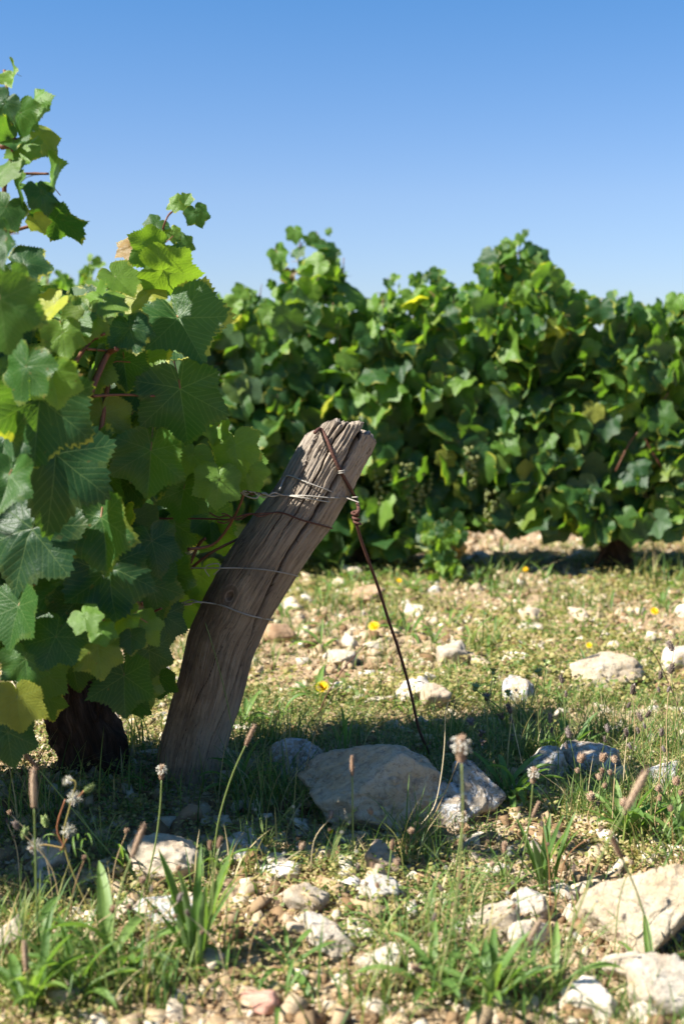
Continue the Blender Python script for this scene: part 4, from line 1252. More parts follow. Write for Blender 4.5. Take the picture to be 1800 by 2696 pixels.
top2 = lambda x: float(np.interp(x, PX2, PZ2))
bot2 = lambda x: float(np.interp(x, BX2, BZ2))
tx2 = [P(a, 1500, R2).x for a in (-400, 290, 955, 1622, 2290)]
lab2 = ['vine of the far row behind the front vine, beyond the left edge', 'vine of the far row glimpsed behind the big front vine at left',
        'vine of the far row rising behind the split top of the leaning post', 'vine of the far row with a visible gnarled trunk at the right', 'last vine of the far row, just beyond the right edge']
for k, tx in enumerate(tx2):
    root = empty('grape_vine', (tx, R2, 0), lab2[k], 'grape vine', 'vines of the second row')
    fr = []
    if k == 2: fr = [P(a, b, R2 - .215) for a, b in ((1010, 1235), (1060, 1215), (1110, 1245), (1235, 1180), (1090, 1275))]
    if k == 3: fr = [P(a, b, R2 - .215) for a, b in ((1432, 1270), (1300, 1290), (1750, 1300))]
    if k == 1: fr = [P(a, b, R2 - .19) for a, b in ((560, 1250), (600, 1275))]
    row_vine(root, tx - .51, tx + .51, R2, top2, bot2, 300 if 0 < k < 4 else 60, 900, tx, 40 + k, fruit=fr)
    for j in range(5 if 0 < k < 4 else 2):      # loose shoots above the hedge
        sx = tx + random.uniform(-.48, .48); z0 = top2(sx) - .08; hh_ = random.uniform(.12, .22); lean = random.uniform(-.08, .08); sy = R2 + random.uniform(-.15, .1)
        cane(root, [(sx, sy, z0 - .1), (sx + lean * .4, sy, z0 + hh_ * .5), (sx + lean, sy, z0 + hh_)], .0028, .0012)
        for q in range(9):
            t_ = q / 8
            n_, tt = random_leaf_frame((random.uniform(-1, 1), -1, 0), .5, .6)
            put_leaf(root, (sx + lean * t_ + random.uniform(-.045, .045), sy - .02, z0 + hh_ * t_), n_, tt, .06 * (1 - .6 * t_) * random.uniform(.8, 1.2), LM, rand_kind(.03, .5, 0))
    if k == 2:   # sucker shoots hanging to the ground and the tall loose shoot against the sky
        for (px, py, s, kd_) in ((775, 610, .045, 'l'), (785, 660, .04, 'g'), (730, 665, .052, 'l'), (735, 690, .04, 'l'), (762, 722, .045, 'b'), (815, 628, .035, 'g'), (845, 640, .045, 'g'), (865, 655, .045, 'g'), (835, 700, .04, 'l'), (860, 690, .045, 'g'), (810, 740, .045, 'l'), (885, 735, .045, 'g'), (640, 765, .045, 'l'), (636, 795, .04, 'l')):
            n_, tt = random_leaf_frame((0, -1, 0), .5, .4)
            put_leaf(root, P(px, py, R2 - .12), n_, tt, s, LM, kd_)
        cane(root, [P(a, b, R2 - .1) for a, b in ((850, 860), (830, 790), (795, 730), (785, 680), (790, 640), (780, 610))], .004, .0015)
        cane(root, [P(a, b, R2 - .1) for a, b in ((788, 680), (765, 668), (745, 655))], .0015, .0012)
        cane(root, [P(a, b, R2 - .1) for a, b in ((784, 650), (820, 625), (855, 632))], .002, .0012)
    if k == 3:
        for (px, py, s, kd_) in ((1290, 670, .05, 'g'), (1330, 665, .045, 'l'), (1345, 700, .045, 'l'), (1420, 665, .06, 'g'), (1430, 700, .06, 'g'), (1390, 680, .05, 'l'), (1270, 710, .05, 'l'), (1110, 730, .035, 'g'), (1135, 720, .035, 'g'), (1150, 745, .035, 'g'), (1095, 735, .04, 'l')):
            n_, tt = random_leaf_frame((0, -1, 0), .5, .4)
            put_leaf(root, P(px, py, R2 - .12), n_, tt, s, LM, kd_)
        cane(root, [P(a, b, R2 - .1) for a, b in ((1560, 1500), (1590, 1430), (1540, 1380), (1480, 1340))], .012, .006, M_BARK)
        for pl in ([(1740, 1230), (1690, 1130), (1730, 1080), (1760, 1030)], [(1620, 1240), (1660, 1160), (1690, 1130)]):
            cane(root, [P(a, b, R2 - .23) for a, b in pl], .003, .002)

# young sucker plant standing under row two
sp_ = empty('vine_sucker', G(1165, 1545), 'dark leafy young shoot standing under the far row left of its trunk', 'plant')
cane(sp_, [G(1165, 1545), P(1165, 1480, G(1165, 1545).y), P(1180, 1390, G(1165, 1545).y)], .004, .002)
for k in range(46):
    y0 = G(1165, 1545).y + random.uniform(-.08, .08)
    n_, tt = random_leaf_frame((0, -1, 0), .3, .5)
    put_leaf(sp_, P(random.gauss(1172, 28), random.uniform(1375, 1520), y0), n_, tt, random.uniform(.022, .04), LM, rand_kind(0, .2))

# ---------------- rows three and four, glimpsed through the gaps
for (yr, n_v, hh) in ((7.7, 6, 1.02), (10.4, 7, 1.05)):
    for k in range(n_v):
        x0 = (k - (n_v - 1) / 2) * 1.02
        far = yr > 9
        root = empty('grape_vine', (x0, yr, 0), 'vine of the farthest row, barely glimpsed through the others' if far else 'vine of the third row glimpsed beneath and between the second row', 'grape vine', 'vines of the farthest row' if far else 'vines of the third row')
        f_top = lambda x, yr=yr: hh + .1 * float(vnoise(np.array([x * 3, yr, .5]), 4)) + .05 * float(vnoise(np.array([x * 11, yr, .5]), 6))
        row_vine(root, x0 - .51, x0 + .51, yr, f_top, lambda x: .28, 0, 650, x0, 60 + k, size=(.045, .08))

# ---------------------------------------------------------------- weeds
def blade_geo(L, wd, bend, seg=4, fold=0.25, flat=False):
    V, uv, Fc = [], [], []
    for i in range(seg + 1):
        t = i / seg
        wv = wd * (math.sin(math.pi * min(1, t * .9 + .1)) ** .7 if flat else (1 - t ** 2.2)) + 0.0002
        y = bend * L * t * t * (1.0)
        z = L * t * (1 - .35 * bend * t)
        V += [(-wv / 2, y, z), (0, y + wv * fold, z), (wv / 2, y, z)]
        uv += [(-.5, t), (0, t), (.5, t)]
    for i in range(seg):
        o = i * 3
        for j in (0, 1):
            Fc += [(o + j, o + j + 1, o + j + 4), (o + j, o + j + 4, o + j + 3)]
    return np.array(V), np.array(Fc), np.array(uv)


def rotz(a):
    c, s = math.cos(a), math.sin(a)
    return np.array([[c, -s, 0], [s, c, 0], [0, 0, 1.0]])


def tuft_mesh(n, L, wd, seed, spread=.035):
    r_ = random.Random(seed); s = Soup()
    for k in range(n):
        l = L * r_.uniform(.45, 1)
        V, Fc, uv = blade_geo(l, wd * r_.uniform(.7, 1.2), r_.uniform(.1, 1.1), 5)
        V = V @ rotz(r_.uniform(0, 6.28)).T + np.array([r_.gauss(0, spread), r_.gauss(0, spread), -.004])
        s.add(V, Fc, uv, tint=r_.random())
    return s.mesh('grass_tuft', M_GRASS)


TUFT = [tuft_mesh(70, .15, .0032, 1), tuft_mesh(55, .11, .003, 2), tuft_mesh(90, .2, .003, 3, .05), tuft_mesh(45, .08, .0026, 4)]


def plantain_leaf_mesh(seed, narrow=1.0, b0=.25, b1=1.0):
    r_ = random.Random(seed)
    bend = r_.uniform(b0, b1)
    n = 12
    V, uv, Fc = [], [], []
    wd = r_.uniform(.075, .135) * narrow
    tw_ = r_.uniform(-.5, .5)
    ang = math.radians(r_.uniform(5, 25)); y = z = 0
    for i in range(n + 1):
        t = i / n
        wv = wd * (0.16 + .84 * math.sin(math.pi * min(1, max(0, (t - .08) / .92))) ** .9) if t > .08 else wd * .18
        if t > .97: wv = .004
        for j, u in enumerate((-.5, -.25, 0, .25, .5)):
            lift = (abs(u) * 2) ** 1.4 * wv * .28 + wv * .05 * math.sin(t * 14 + u * 5)
            ca, sa = math.cos(tw_ * t), math.sin(tw_ * t)
            V.append((u * wv * ca, y + lift * math.cos(ang) * -1 + u * wv * sa * .3, z + lift * math.sin(ang) + u * wv * sa)); uv.append((u, t * 2))
        st = 1 / n
        y += math.sin(ang) * st; z += math.cos(ang) * st
        ang += bend * .16 * (0.5 + t)
    for i in range(n):
        for j in range(4):
            o = i * 5 + j
            Fc += [(o, o + 1, o + 6), (o, o + 6, o + 5)]
    return mesh('leaf', np.array(V), np.array(Fc), M_PLANT, np.array(uv))


PL = [plantain_leaf_mesh(k) for k in range(7)]
PU = [plantain_leaf_mesh(40 + k, .85, .0, .35) for k in range(6)]
PN = [plantain_leaf_mesh(20 + k, .6) for k in range(4)]


def head_mesh(seed, L=.03, r=.0042, mat=M_HEAD, n=90, flowers=False):
    """ribwort spike: a core covered with overlapping little scales"""
    r_ = random.Random(seed); s = Soup()
    Vb, Fb = ICO[2]
    s.add(Vb * np.array([r * .85, r * .85, L / 2]) + np.array([0, 0, L / 2]), Fb, tint=.3)
    sc_v = np.array([(0, 0, 0), (-.0011, .0016, .0008), (.0011, .0016, .0008), (0, .0024, .003)])
    sc_f = np.array([(0, 1, 3), (0, 3, 2), (1, 2, 3)])
    for k in range(n):
        t = (k + .5) / n
        a = k * 2.39996
        rr = r * math.sin(math.pi * (.08 + .86 * t)) ** .6 * .8
        s.add((sc_v * r_.uniform(.8, 1.3) * (r / .0042)) @ rotz(a - math.pi / 2).T + np.array([rr * math.cos(a), rr * math.sin(a), t * L]), sc_f, tint=r_.random())
    if flowers:
        for k in range(46):
            a = r_.uniform(0, 6.28); z = L * r_.uniform(.45, .95)
            q = r * r_.uniform(1.3, 2.2)
            s.add(ICO[0][0] * .0013 + np.array([q * math.cos(a), q * math.sin(a), z]), ICO[0][1], tint=r_.random(), m=1)
            V, Fc, uv = tube([(0, 0, z), (q * math.cos(a), q * math.sin(a), z)], .0003, 3, False)
            s.add(V, Fc, uv, m=1)
    return s.mesh('seed_head', [mat, M_FLUFF], smooth=False)


HEADS = [head_mesh(1), head_mesh(2, .04, .0038), head_mesh(3, .022, .0042), head_mesh(4, .028, .0045, flowers=True), head_mesh(5, .05, .0042)]


def rosette(root, n, size, lib=PL, upright=.7, spread=.006):
    for k in range(n):
        a = k * 2.4 + random.uniform(-.4, .4)
        tilt = random.uniform(-.1, 1.0) * (1 - upright) * 1.3
        s = size * random.uniform(.6, 1.05)
        o = link('leaf', random.choice(lib), root, (random.gauss(0, spread), random.gauss(0, spread), -.004), None, s)
        o.rotation_euler = (Matrix.Rotation(a, 4, 'Z') @ Matrix.Rotation(-tilt, 4, 'X')).to_euler()


def stalk(root, base, headpt, head_idx, bow=0.0, r=.0012, hs=1.0, tilt=None):
    mid1 = base.lerp(headpt, .4) + Vector((bow, 0, 0)); mid2 = base.lerp(headpt, .75) + Vector((bow * .8, 0, 0))
    pts = smooth_path([base, mid1, mid2, headpt], 5)
    V, Fc, uv = tube(pts, list(np.linspace(r * 1.2, r * .8, len(pts))), 6)
    st = link('stalk', mesh('stalk', V - np.array(root.location), Fc, M_STALK, uv), root)
    d = (pts[-1] - pts[-3]).normalized()
    hd = link('seed_head', HEADS[head_idx], st, pts[-1] - root.location, d.to_track_quat('Z', 'Y').to_euler(), hs)
    return st


# plantains: base pixel, leaves, size (m), upright, stalks [(head px, py, head kind, bow, head scale)], label
PLANTS = [
    (520, 2560, 15, .21, .85, [(575, 2235, 2, .0, .7), (555, 2240, 2, .01, .6)], 'bright plantain rosette with tall upright leaves at lower centre left'),
    (300, 2580, 12, .19, .55, [(345, 2262, 4, -.01, 1.0)], 'broad-leaved plantain with one slanting brown spike at lower left'),
    (100, 2520, 8, .13, .5, [(90, 2130, 4, .0, 1.15)], 'plantain with a straight tall brown spike at the far lower left'),
    (330, 2300, 5, .12, .4, [(103, 2028, 1, .0, 1.0)], 'plantain whose brown spike bends over before the vine trunk'),
    (378, 2350, 4, .1, .4, [(425, 2055, 3, .006, .85)], 'thin plantain with a pale star-shaped flower head before the post'),
    (560, 2310, 5, .12, .5, [(645, 1965, 1, -.012, 1.0)], 'plantain with an arching stalk and pinkish spike crossing the post foot'),
    (930, 2330, 3, .09, .4, [(927, 2045, 1, .0, .85)], 'plantain with a lone upright reddish spike before the big boulder'),
    (1145, 2640, 7, .14, .5, [(1215, 2010, 3, .012, 1.25)], 'tallest plantain stalk with a cream-topped head right of the boulder'),
    (1355, 2345, 4, .1, .4, [(1402, 2065, 3, .004, .95)], 'plantain with a small white-topped head above the pile of pale stones'),
    (1320, 2340, 3, .1, .4, [(1400, 2155, 1, .0, .8)], 'short slanting plantain spike left of the lance-leaf clump'),
    (1455, 2620, 6, .14, .5, [(1645, 2135, 4, -.01, 1.25)], 'plantain with a long leaning spike crossing the big pitted rock'),
    (1720, 2560, 5, .12, .5, [(1637, 2262, 4, .01, .9)], 'plantain with a left-leaning thin spike over the pitted rock'),
    (1015, 2390, 3, .09, .4, [(1030, 2240, 2, .0, .7)], 'tiny plantain with a pale bud beneath the boulder'),
    (1335, 2345, 5, .1, .45, [(1330, 2250, 2, 0, 1.0)], 'plantain with a stubby brown head left of the lance-leaf clump'),
    (1190, 2350, 4, .09, .45, [(1215, 2180, 3, 0, .9)], 'plantain with a white-dotted head just below the lichen rock'),
    (1430, 2330, 12, .155, .8, [], 'clump of pale upright lance-shaped leaves above the stone pile'),
    (1290, 2660, 16, .16, .55, [(1110, 2560, 2, 0, .8), (1390, 2480, 1, 0, .9)], 'spreading bright plantain at bottom centre right'),
    (80, 2680, 14, .16, .6, [(70, 2560, 1, 0, 1)], 'dense plantain clump in the bottom left corner'),
    (1340, 2110, 18, .15, .35, [], 'dark shaded plantain rosette right of the lichened rocks'),
    (1500, 1990, 12, .14, .5, [], 'green plantain at the back edge of the shade band'),
    (1640, 2210, 18, .15, .6, [], 'grassy sunlit plantain behind the big pitted rock'),
    (1790, 2230, 14, .16, .6, [], 'plantain at the right edge above the pitted rock'),
    (900, 1985, 6, .13, .85, [], 'single broad upright dock leaves behind the boulder'),
    (640, 2100, 12, .14, .5, [], 'shaded plantain at the right foot of the post'),
    (395, 2105, 7, .10, .4, [], 'shaded plantain at the left foot of the post'),
    (760, 2570, 7, .12, .2, [], 'flat dark green leaves lying on the rubble at bottom centre'),
    (1010, 2480, 7, .09, .4, [], 'small plantain beside the mat of creeping weeds'),
    (640, 1930, 10, .13, .4, [], 'light green rosette just right of the post in the sun'),
    (200, 2640, 12, .15, .5, [], 'plantain rosette at the bottom between the corner clump and the broad-leaved one'),
    (740, 2650, 6, .1, .3, [], 'low plantain beside the pink stone'),
]
for (bpx, bpy_, nlv, size, upr, sts, lab) in PLANTS:
    b = G(bpx, bpy_); b.z = gz(b.x, b.y)
    root = empty('plantain', b, lab, 'plant', 'ribwort plantains')
    rosette(root, nlv, size * .85, PU if upr >= .7 else PL if size > .11 else PN, upr)
    for (hx, hy, hi, bow, hs) in sts:
        p = P(hx, hy, b.y - random.uniform(-.02, .05))
        stalk(root, b + Vector((0, 0, -.003)), p, hi, bow, .0013, hs)

# distant rosettes under and before row two
for k in range(84):
    px = random.uniform(680, 1800); py = random.choice([random.uniform(1440, 1560), random.uniform(1540, 1660), random.uniform(1540, 1900)])
    b = G(px, py); b.z = gz(b.x, b.y)
    zone, grp = (('beneath the far vine row', 'weed rosettes under the far row') if py < 1560 else ('on the sunlit strip left of the guy wire', 'weed rosettes left of the guy wire') if px < 1010 else
                 ('on the sunlit strip right of the guy wire', 'weed rosettes right of the guy wire') if px < 1400 else ('at the right end of the sunlit strip', 'weed rosettes at the far right'))
    root = empty('weed_rosette', b, 'small light green weed rosette ' + zone, 'plant', grp)
    rosette(root, 7, random.uniform(.07, .13), PN if k % 2 else PL, .35)

GT = [  # px, py, mesh, scale, label
    (1085, 2260, 0, .95, 'spiky green and straw grass tuft growing right against the boulder front'),
    (1285, 1715, 1, 1.25, 'fine round grass tuft in the sun beyond the pointed white stone'),
    (1650, 2170, 0, 1.0, 'long arching grass tuft in the sun behind the big pitted rock'),
    (1760, 2130, 2, .8, 'tall wispy grass tuft near the right edge in the shade band'),
    (1530, 2150, 2, .7, 'wispy grass tuft between the lance-leaf clump and the shade band'),
    (1420, 2010, 2, .8, 'dark wispy grass behind the lichened rock'),
    (1600, 1960, 2, .8, 'tall wispy grass at the far edge of the shade band'),
    (680, 2150, 2, .9, 'dark tangled grass between the post and the boulder'),
    (730, 2110, 1, 1.2, 'dark grass tuft beside the grey rounded rock'),
    (345, 2110, 3, 1.3, 'dark grass tangle at the foot of the vine trunk'),
    (90, 2180, 2, .9, 'dark grass clump below the leaves at the left edge'),
    (590, 2110, 3, 1.1, 'dark short grass right at the base of the post'),
    (760, 1990, 0, .9, 'half-lit grass tuft behind the grey rounded rock'),
    (680, 1960, 0, .8, 'sunlit grass tuft beside the post at its lower right'),
    (1180, 1960, 2, .7, 'grass standing where the guy wire meets the ground'),
    (1760, 1990, 2, .8, 'tall thin grass at the right edge before the tan rock'),
    (1100, 2620, 1, 1.1, 'short grass tuft at bottom centre'),
    (30, 2590, 2, .8, 'tall grass tuft in the bottom left corner'),
    (1740, 2230, 1, 1.4, 'thick bright grass tuft above the right-hand rock'),
    (640, 2330, 3, 1.3, 'small tuft of thin blades right of the upright plantain'),
    (320, 1990, 1, 1.3, 'sunlit grass seen between the vine trunk and the post'),
    (1340, 1900, 1, 1, 'small tuft below the blue-grey stone'),
    (210, 2480, 3, 1.4, 'small tuft among the plantains at lower left'),
  (60, 2440, 1, 1.0, 'thin tuft left of the groundsel near the left edge'), (260, 2640, 0, .7, 'wispy tuft low between two plantain rosettes at lower left'), (450, 2600, 3, 1.5, 'short tuft at the foot of the bright upright plantain'), (1150, 2500, 3, 1.5, 'short tuft left of the foreground stone pile'), (1240, 2430, 3, 1.3, 'tiny tuft beside the pale angular stone of the pile'),
  (150, 2600, 0, .8, 'straw-flecked tuft among the bottom left plantains'), (400, 2640, 1, 1.0, 'thin tuft at the bottom between the plantain rosettes'),
  (1200, 2560, 0, .75, 'loose straw-flecked tuft beside the bottom centre plantain'), (1380, 2640, 1, 1.1, 'thin tuft left of the rounded cream stone'),
  (950, 2660, 3, 1.5, 'short thin tuft at the bottom edge near the low whitish stone'),
  (1820, 2330, 0, .9, 'grass tuft hanging over the right end of the pitted rock'),
  (1000, 1640, 3, 1.8, 'small bright tuft behind the guy wire in the sun'), (1500, 1600, 1, 1.4, 'grass tuft before the far trunk'), (1330, 1560, 1, 1.5, 'grass tuft under the far row left of the trunk'),
  (870, 1600, 1, 1.4, 'grass tuft under the far row seen right of the post'), (1730, 1540, 1, 1.6, 'grass tuft under the far row right of the trunk'),
]
for (px, py, mi_, s, lab) in GT:
    b = G(px, py); b.z = gz(b.x, b.y)
    o = link('grass_tuft', TUFT[mi_], None, b, (0, 0, random.uniform(0, 6.28)), s)
    tag(o, lab, 'grass tuft', 'grass tufts')

# mats of creeping weeds: little leaves nobody could count
Lv = np.array([(0, 0, 0), (.32, .35, .06), (.28, .8, .04), (0, 1.05, 0), (-.28, .8, .04), (-.32, .35, .06)])
Lf = np.array([(0, 1, 5), (1, 2, 4), (1, 4, 5), (2, 3, 4)])


def frames(nrm, tip):
    n = nrm / np.linalg.norm(nrm, axis=1, keepdims=True)
    t = tip - n * (tip * n).sum(1, keepdims=True); t /= np.linalg.norm(t, axis=1, keepdims=True) + 1e-9
    x = np.cross(t, n)
    return np.stack([x, t, n], -1)


VV, FF, TT = [], [], []
off = 0
for (nc, y0, y1, per, cr, ls, hmax) in [(2700, 1.2, 3.1, 28, .028, .007, .03), (4000, 3.0, 6.4, 19, .055, .012, .045), (700, 6.2, 9.5, 12, .09, .025, .06)]:
    x, y = frustum_pts(nc * 3, y0, y1)
    keep = cover_mask(x, y) > rng.random(nc * 3) * 0.6 + 0.22
    x, y = x[keep][:nc], y[keep][:nc]
    k = len(x)
    hc = rng.random(k)
    X = np.repeat(x, per) + rng.normal(0, cr * .6, k * per); Y = np.repeat(y, per) + rng.normal(0, cr * .6, k * per)
    Z = hgt(X, Y) + rng.random(k * per) ** 1.5 * hmax * (.3 + np.repeat(hc, per))
    T = np.stack([X, Y, Z], -1)
    nr_ = rng.normal(0, .6, (k * per, 3)); nr_[:, 2] = np.abs(nr_[:, 2]) + .7
    tp = rng.normal(0, 1, (k * per, 3)); tp[:, 2] = tp[:, 2] * .4 + .3
    s = ls * (.6 + .8 * rng.random(k * per))
    R = frames(nr_, tp) * s[:, None, None]
    tint = np.clip(np.repeat(rng.random(k), per) * .75 + rng.random(k * per) * .25, 0, .999)
    a, b, c, t, _ = scatter((Lv, Lf, np.zeros((6, 2))), R, T, tint)
    VV.append(a); FF.append(b + off); TT.append(t); off += len(a)
cover = link('ground_cover', mesh('ground_cover', np.concatenate(VV), np.concatenate(FF), M_COVER, None, {'tint': np.concatenate(TT)}))
tag(cover, 'low mats of small-leaved creeping weeds over the stony soil', kind='stuff')

VV, FF, TT = [], [], []
off = 0
for (nb, y0, y1, L, wd) in [(14000, 1.2, 3.1, .06, .0016), (11000, 3.0, 6.5, .06, .003), (2500, 6.3, 9.5, .08, .006)]:
    x, y = frustum_pts(nb * 3, y0, y1)
    m_ = cover_mask(x + 5.3, y - 2.1)
    # lush in the damp shade band beside the row, thin on the trodden strip
    band = np.exp(-((y - 2.45) / .22) ** 2) * np.where(x < .02, .25, 1.0) + np.exp(-((y - 5.1) / .35) ** 2)
    m_ = m_ - 1.1 * np.exp(-((x + .33) / .3) ** 4 - ((y - 2.22) / .15) ** 4)
    keep = m_ + band * .5 > rng.random(nb * 3) * 0.8 + 0.3
    x, y = x[keep][:nb], y[keep][:nb]
    for v in range(5):
        idx = np.arange(v, len(x), 5); k = len(idx)
        V, Fc, uv = blade_geo(L, wd, [.2, .5, .8, 1.1, 1.5][v], 3)
        s = rng.random(k) * .9 + .35
        R = rot_rand(k, .7) * s[:, None, None]
        T = np.stack([x[idx], y[idx], hgt(x[idx], y[idx]) - .003], -1)
        a, b, c, t, _ = scatter((V, Fc, uv), R, T, rng.random(k) * .999)
        VV.append(a); FF.append(b + off); TT.append(t); off += len(a)
gr = link('grass', mesh('grass', np.concatenate(VV), np.concatenate(FF), M_GRASS, None, {'tint': np.concatenate(TT)}))
tag(gr, 'thin short grass growing all over the stony ground', kind='stuff')

# dry straw and twigs lying about
VV, FF, TT = [], [], []
off = 0
x, y = frustum_pts(9000, 1.2, 6.0)
V, Fc, uv = tube([(-.5, 0, 0), (-.15, .03, .02), (.2, -.02, .015), (.5, .02, 0)], .012, 4)
s = .02 + .05 * rng.random(len(x))
R = rot_rand(len(x), .5) * s[:, None, None]
a, b, c, t, _ = scatter((V, Fc, uv), R, np.stack([x, y, hgt(x, y) + .004], -1), rng.random(len(x)) * .999)
straw = link('straw', mesh('straw', a, b, M_STRAW, None, {'tint': t}))
tag(straw, 'dry straw and bits of twig lying over the stones', kind='stuff')


# yellow flowers
def flower_mesh():
    s = Soup()
    for ring, (n, L, el) in enumerate(((18, .013, .25), (14, .010, .7), (8, .006, 1.2))):
        for k in range(n):
            a = k / n * 6.283 + ring * .3
            V, Fc, uv = blade_geo(L, .0035, .0, 2, .1, True)
            c_, s_ = math.cos(math.pi / 2 - el), math.sin(math.pi / 2 - el)
            Rx = np.array([[1, 0, 0], [0, c_, s_], [0, -s_, c_]])
            s.add(V @ Rx.T @ rotz(a).T, Fc, uv, tint=.5)
    return s.mesh('flower_head', M_YELLOW)


FLW = flower_mesh()
FL = [(1148, 1475, 1.7, 'large yellow flower under the far row left of the trunk'), (1160, 1498, 1.0, 'small yellow flower just below the large one under the far row'), (984, 1650, 1.5, 'yellow flower low in the grass left of the guy wire'),
      (848, 1810, 1.4, 'yellow flower near the slanting dry stem beside the post'), (1382, 1500, 1.0, 'little yellow flower in the shade under the far row'), (1722, 1610, 1.2, 'yellow flower near the right edge before the far row'),
      (1050, 1530, .9, 'tiny yellow flower beneath the far row behind the wire'), (1550, 1700, .8, 'tiny yellow flower on the sunlit strip at the right'), (870, 2190, .5, 'tiny yellow bloom at the left foot of the boulder')]
for (px, py, s, lab) in FL:
    b = G(px, py + 45); b.z = gz(b.x, b.y)
    root = empty('yellow_flower', b, lab, 'flower', 'yellow flowers')
    p = P(px, py, b.y)
    V, Fc, uv = tube(smooth_path([b, b.lerp(p, .5) + Vector((.004, 0, 0)), p], 4), .0014, 5)
    link('stalk', mesh('stalk', V - np.array(b), Fc, M_STALK, uv), root)
    link('flower_head', FLW, root, p - b, (math.radians(45), 0, random.uniform(-.5, .5)), s)
    rosette(root, 5, .06, PN, .3)


# groundsel with fluffy white seed heads at lower left
def fluff_mesh(seed):
    r_ = random.Random(seed); s = Soup()
    V, Fc, uv = tube([(0, 0, 0), (0, 0, 1)], .022, 3, False)
    for k in range(150):
        d = Vector((r_.gauss(0, 1), r_.gauss(0, 1), r_.gauss(.5, 1))).normalized()
        M_ = np.array(d.to_track_quat('Z', 'Y').to_matrix())
        s.add((V * .011 * r_.uniform(.8, 1.1)) @ M_.T, Fc, uv, tint=r_.random())
    s.add(ICO[1][0] * np.array([.004, .004, .005]), ICO[1][1], tint=.5)
    return s.mesh('seed_head', M_FLUFF)


FLU = [fluff_mesh(k) for k in range(2)]


def small_leaf(root, p, s, mat_lib=PN):
    o = link('leaf', random.choice(mat_lib), root, p - root.location, None, s)
    o.rotation_euler = (random.uniform(-1.3, -.4), random.uniform(-.3, .3), random.uniform(0, 6.28))


gb = G(235, 2400); gb.z = gz(gb.x, gb.y)
gs = empty('groundsel', gb, 'groundsel with round fluffy white seed heads on reddish stems at lower left', 'plant')
yy = gb.y - .02
stems = [[(235, 2400), (170, 2230), (185, 2120), (200, 2062), (178, 2055)], [(170, 2230), (150, 2180), (172, 2105)], [(160, 2240), (185, 2190), (180, 2190)], [(170, 2235), (120, 2225), (95, 2230)], [(185, 2120), (215, 2090), (225, 2078)]]
for pl in stems:
    cane(gs, [P(a, b, yy) for a, b in pl], .0016, .0012, M_PETIOLE, 'stem')
for (a, b, s) in ((178, 2058, .8), (196, 2102, 1.15), (180, 2188, 1.1), (92, 2228, 1.15)):
    link('seed_head', FLU[0 if s > 1 else 1], gs, P(a, b, yy) - gb, (random.uniform(-.6, .6), random.uniform(-.6, .6), 0), s)
bud = head_mesh(31, .018, .0045, M_STALK, 60); bud.name = 'bud'
for (a, b, an) in ((220, 2085, 1.0), (125, 2180, -.3), (60, 2210, .3)):
    link('bud', bud, gs, P(a, b, yy) - gb, (0, an, 0), 1.0)
for k in range(12): small_leaf(gs, P(random.uniform(110, 240), random.uniform(2140, 2400), yy), random.uniform(.03, .05))

# low flowering weeds in front of the boulder (white specks)
for (cx_, cy_, lab, nst) in ((860, 2330, 'leafy weed with tiny white blooms in front of the boulder', 9), (1225, 2390, 'feathery light green weed spreading below the lichen rock', 9), (1480, 2560, 'dried weed with small pale blooms among the stones at lower right', 6), (700, 2240, 'sprawling shaded weed with small leaves between the post foot and the boulder', 8), (270, 2280, 'thin leafy weed in the shade before the vine trunk', 7)):
    b = G(cx_, cy_); b.z = gz(b.x, b.y)
    root = empty('flowering_weed', b, lab, 'plant')
    for k in range(nst):
        e = b + Vector((random.uniform(-.075, .075), random.uniform(-.04, .04), random.uniform(.03, .11)))
        cane(root, [b, b.lerp(e, .5) + Vector((0, 0, .012)), e], .001, .0006, M_STALK, 'stem')
        for j in range(9):
            q = b.lerp(e, random.uniform(.25, 1)); small_leaf(root, q, random.uniform(.012, .024))
        if cx_ != 270 and k % 2 == 0: link('flower', FLU[k % 2], root, e - b, None, .32)

# dried calyx plants right of the guy wire
def calyx_mesh():
    s = Soup()
    for k in range(10):
        V, Fc, uv = blade_geo(.013, .0042, .25, 3, .2, True)
        s.add(V @ np.array([[1, 0, 0], [0, .85, .5], [0, -.5, .85]]).T @ rotz(k * .63).T, Fc, uv, tint=(k * .37) % 1)
    s.add(ICO[1][0] * .004, ICO[1][1], tint=.2)
    return s.mesh('calyx', M_DRYFLOWER)


CAL = calyx_mesh()
CALG = CAL.copy(); CALG.materials.clear(); CALG.materials.append(M_STALK)
for (bx_, by_, tips, lab) in (((1290), 2010, [(1298, 1772), (1300, 1790), (1280, 1840), (1320, 1890), (1265, 1935), (1240, 1905), (1345, 1945), (1270, 1960)], 'dried grey-flowered plant with starry calyces right of the guy wire'),
                              (1400, 1990, [(1436, 1750), (1398, 1875), (1420, 1775), (1337, 1828), (1250, 1815), (1330, 1950)], 'green spiky-headed plant standing right of the dried grey one')):
    b = G(bx_, by_); b.z = gz(b.x, b.y)
    root = empty('dried_flower_plant', b, lab, 'plant')
    for i, (a, c) in enumerate(tips):
        e = P(a, c, b.y + random.uniform(-.06, .06))
        m_ = b.lerp(e, .5) + Vector((random.uniform(-.015, .015), 0, .01))
        cane(root, [b, m_, e], .0014, .0010, M_STALK, 'stem')
        link('flower_head', CALG if (i < 2 or 'spiky' in lab) else CAL, root, e - b, (random.uniform(-.4, .4), random.uniform(-.4, .4), 0), random.uniform(1.0, 1.4))
        for j in range(5): small_leaf(root, b.lerp(e, random.uniform(.2, .85)), random.uniform(.02, .045))

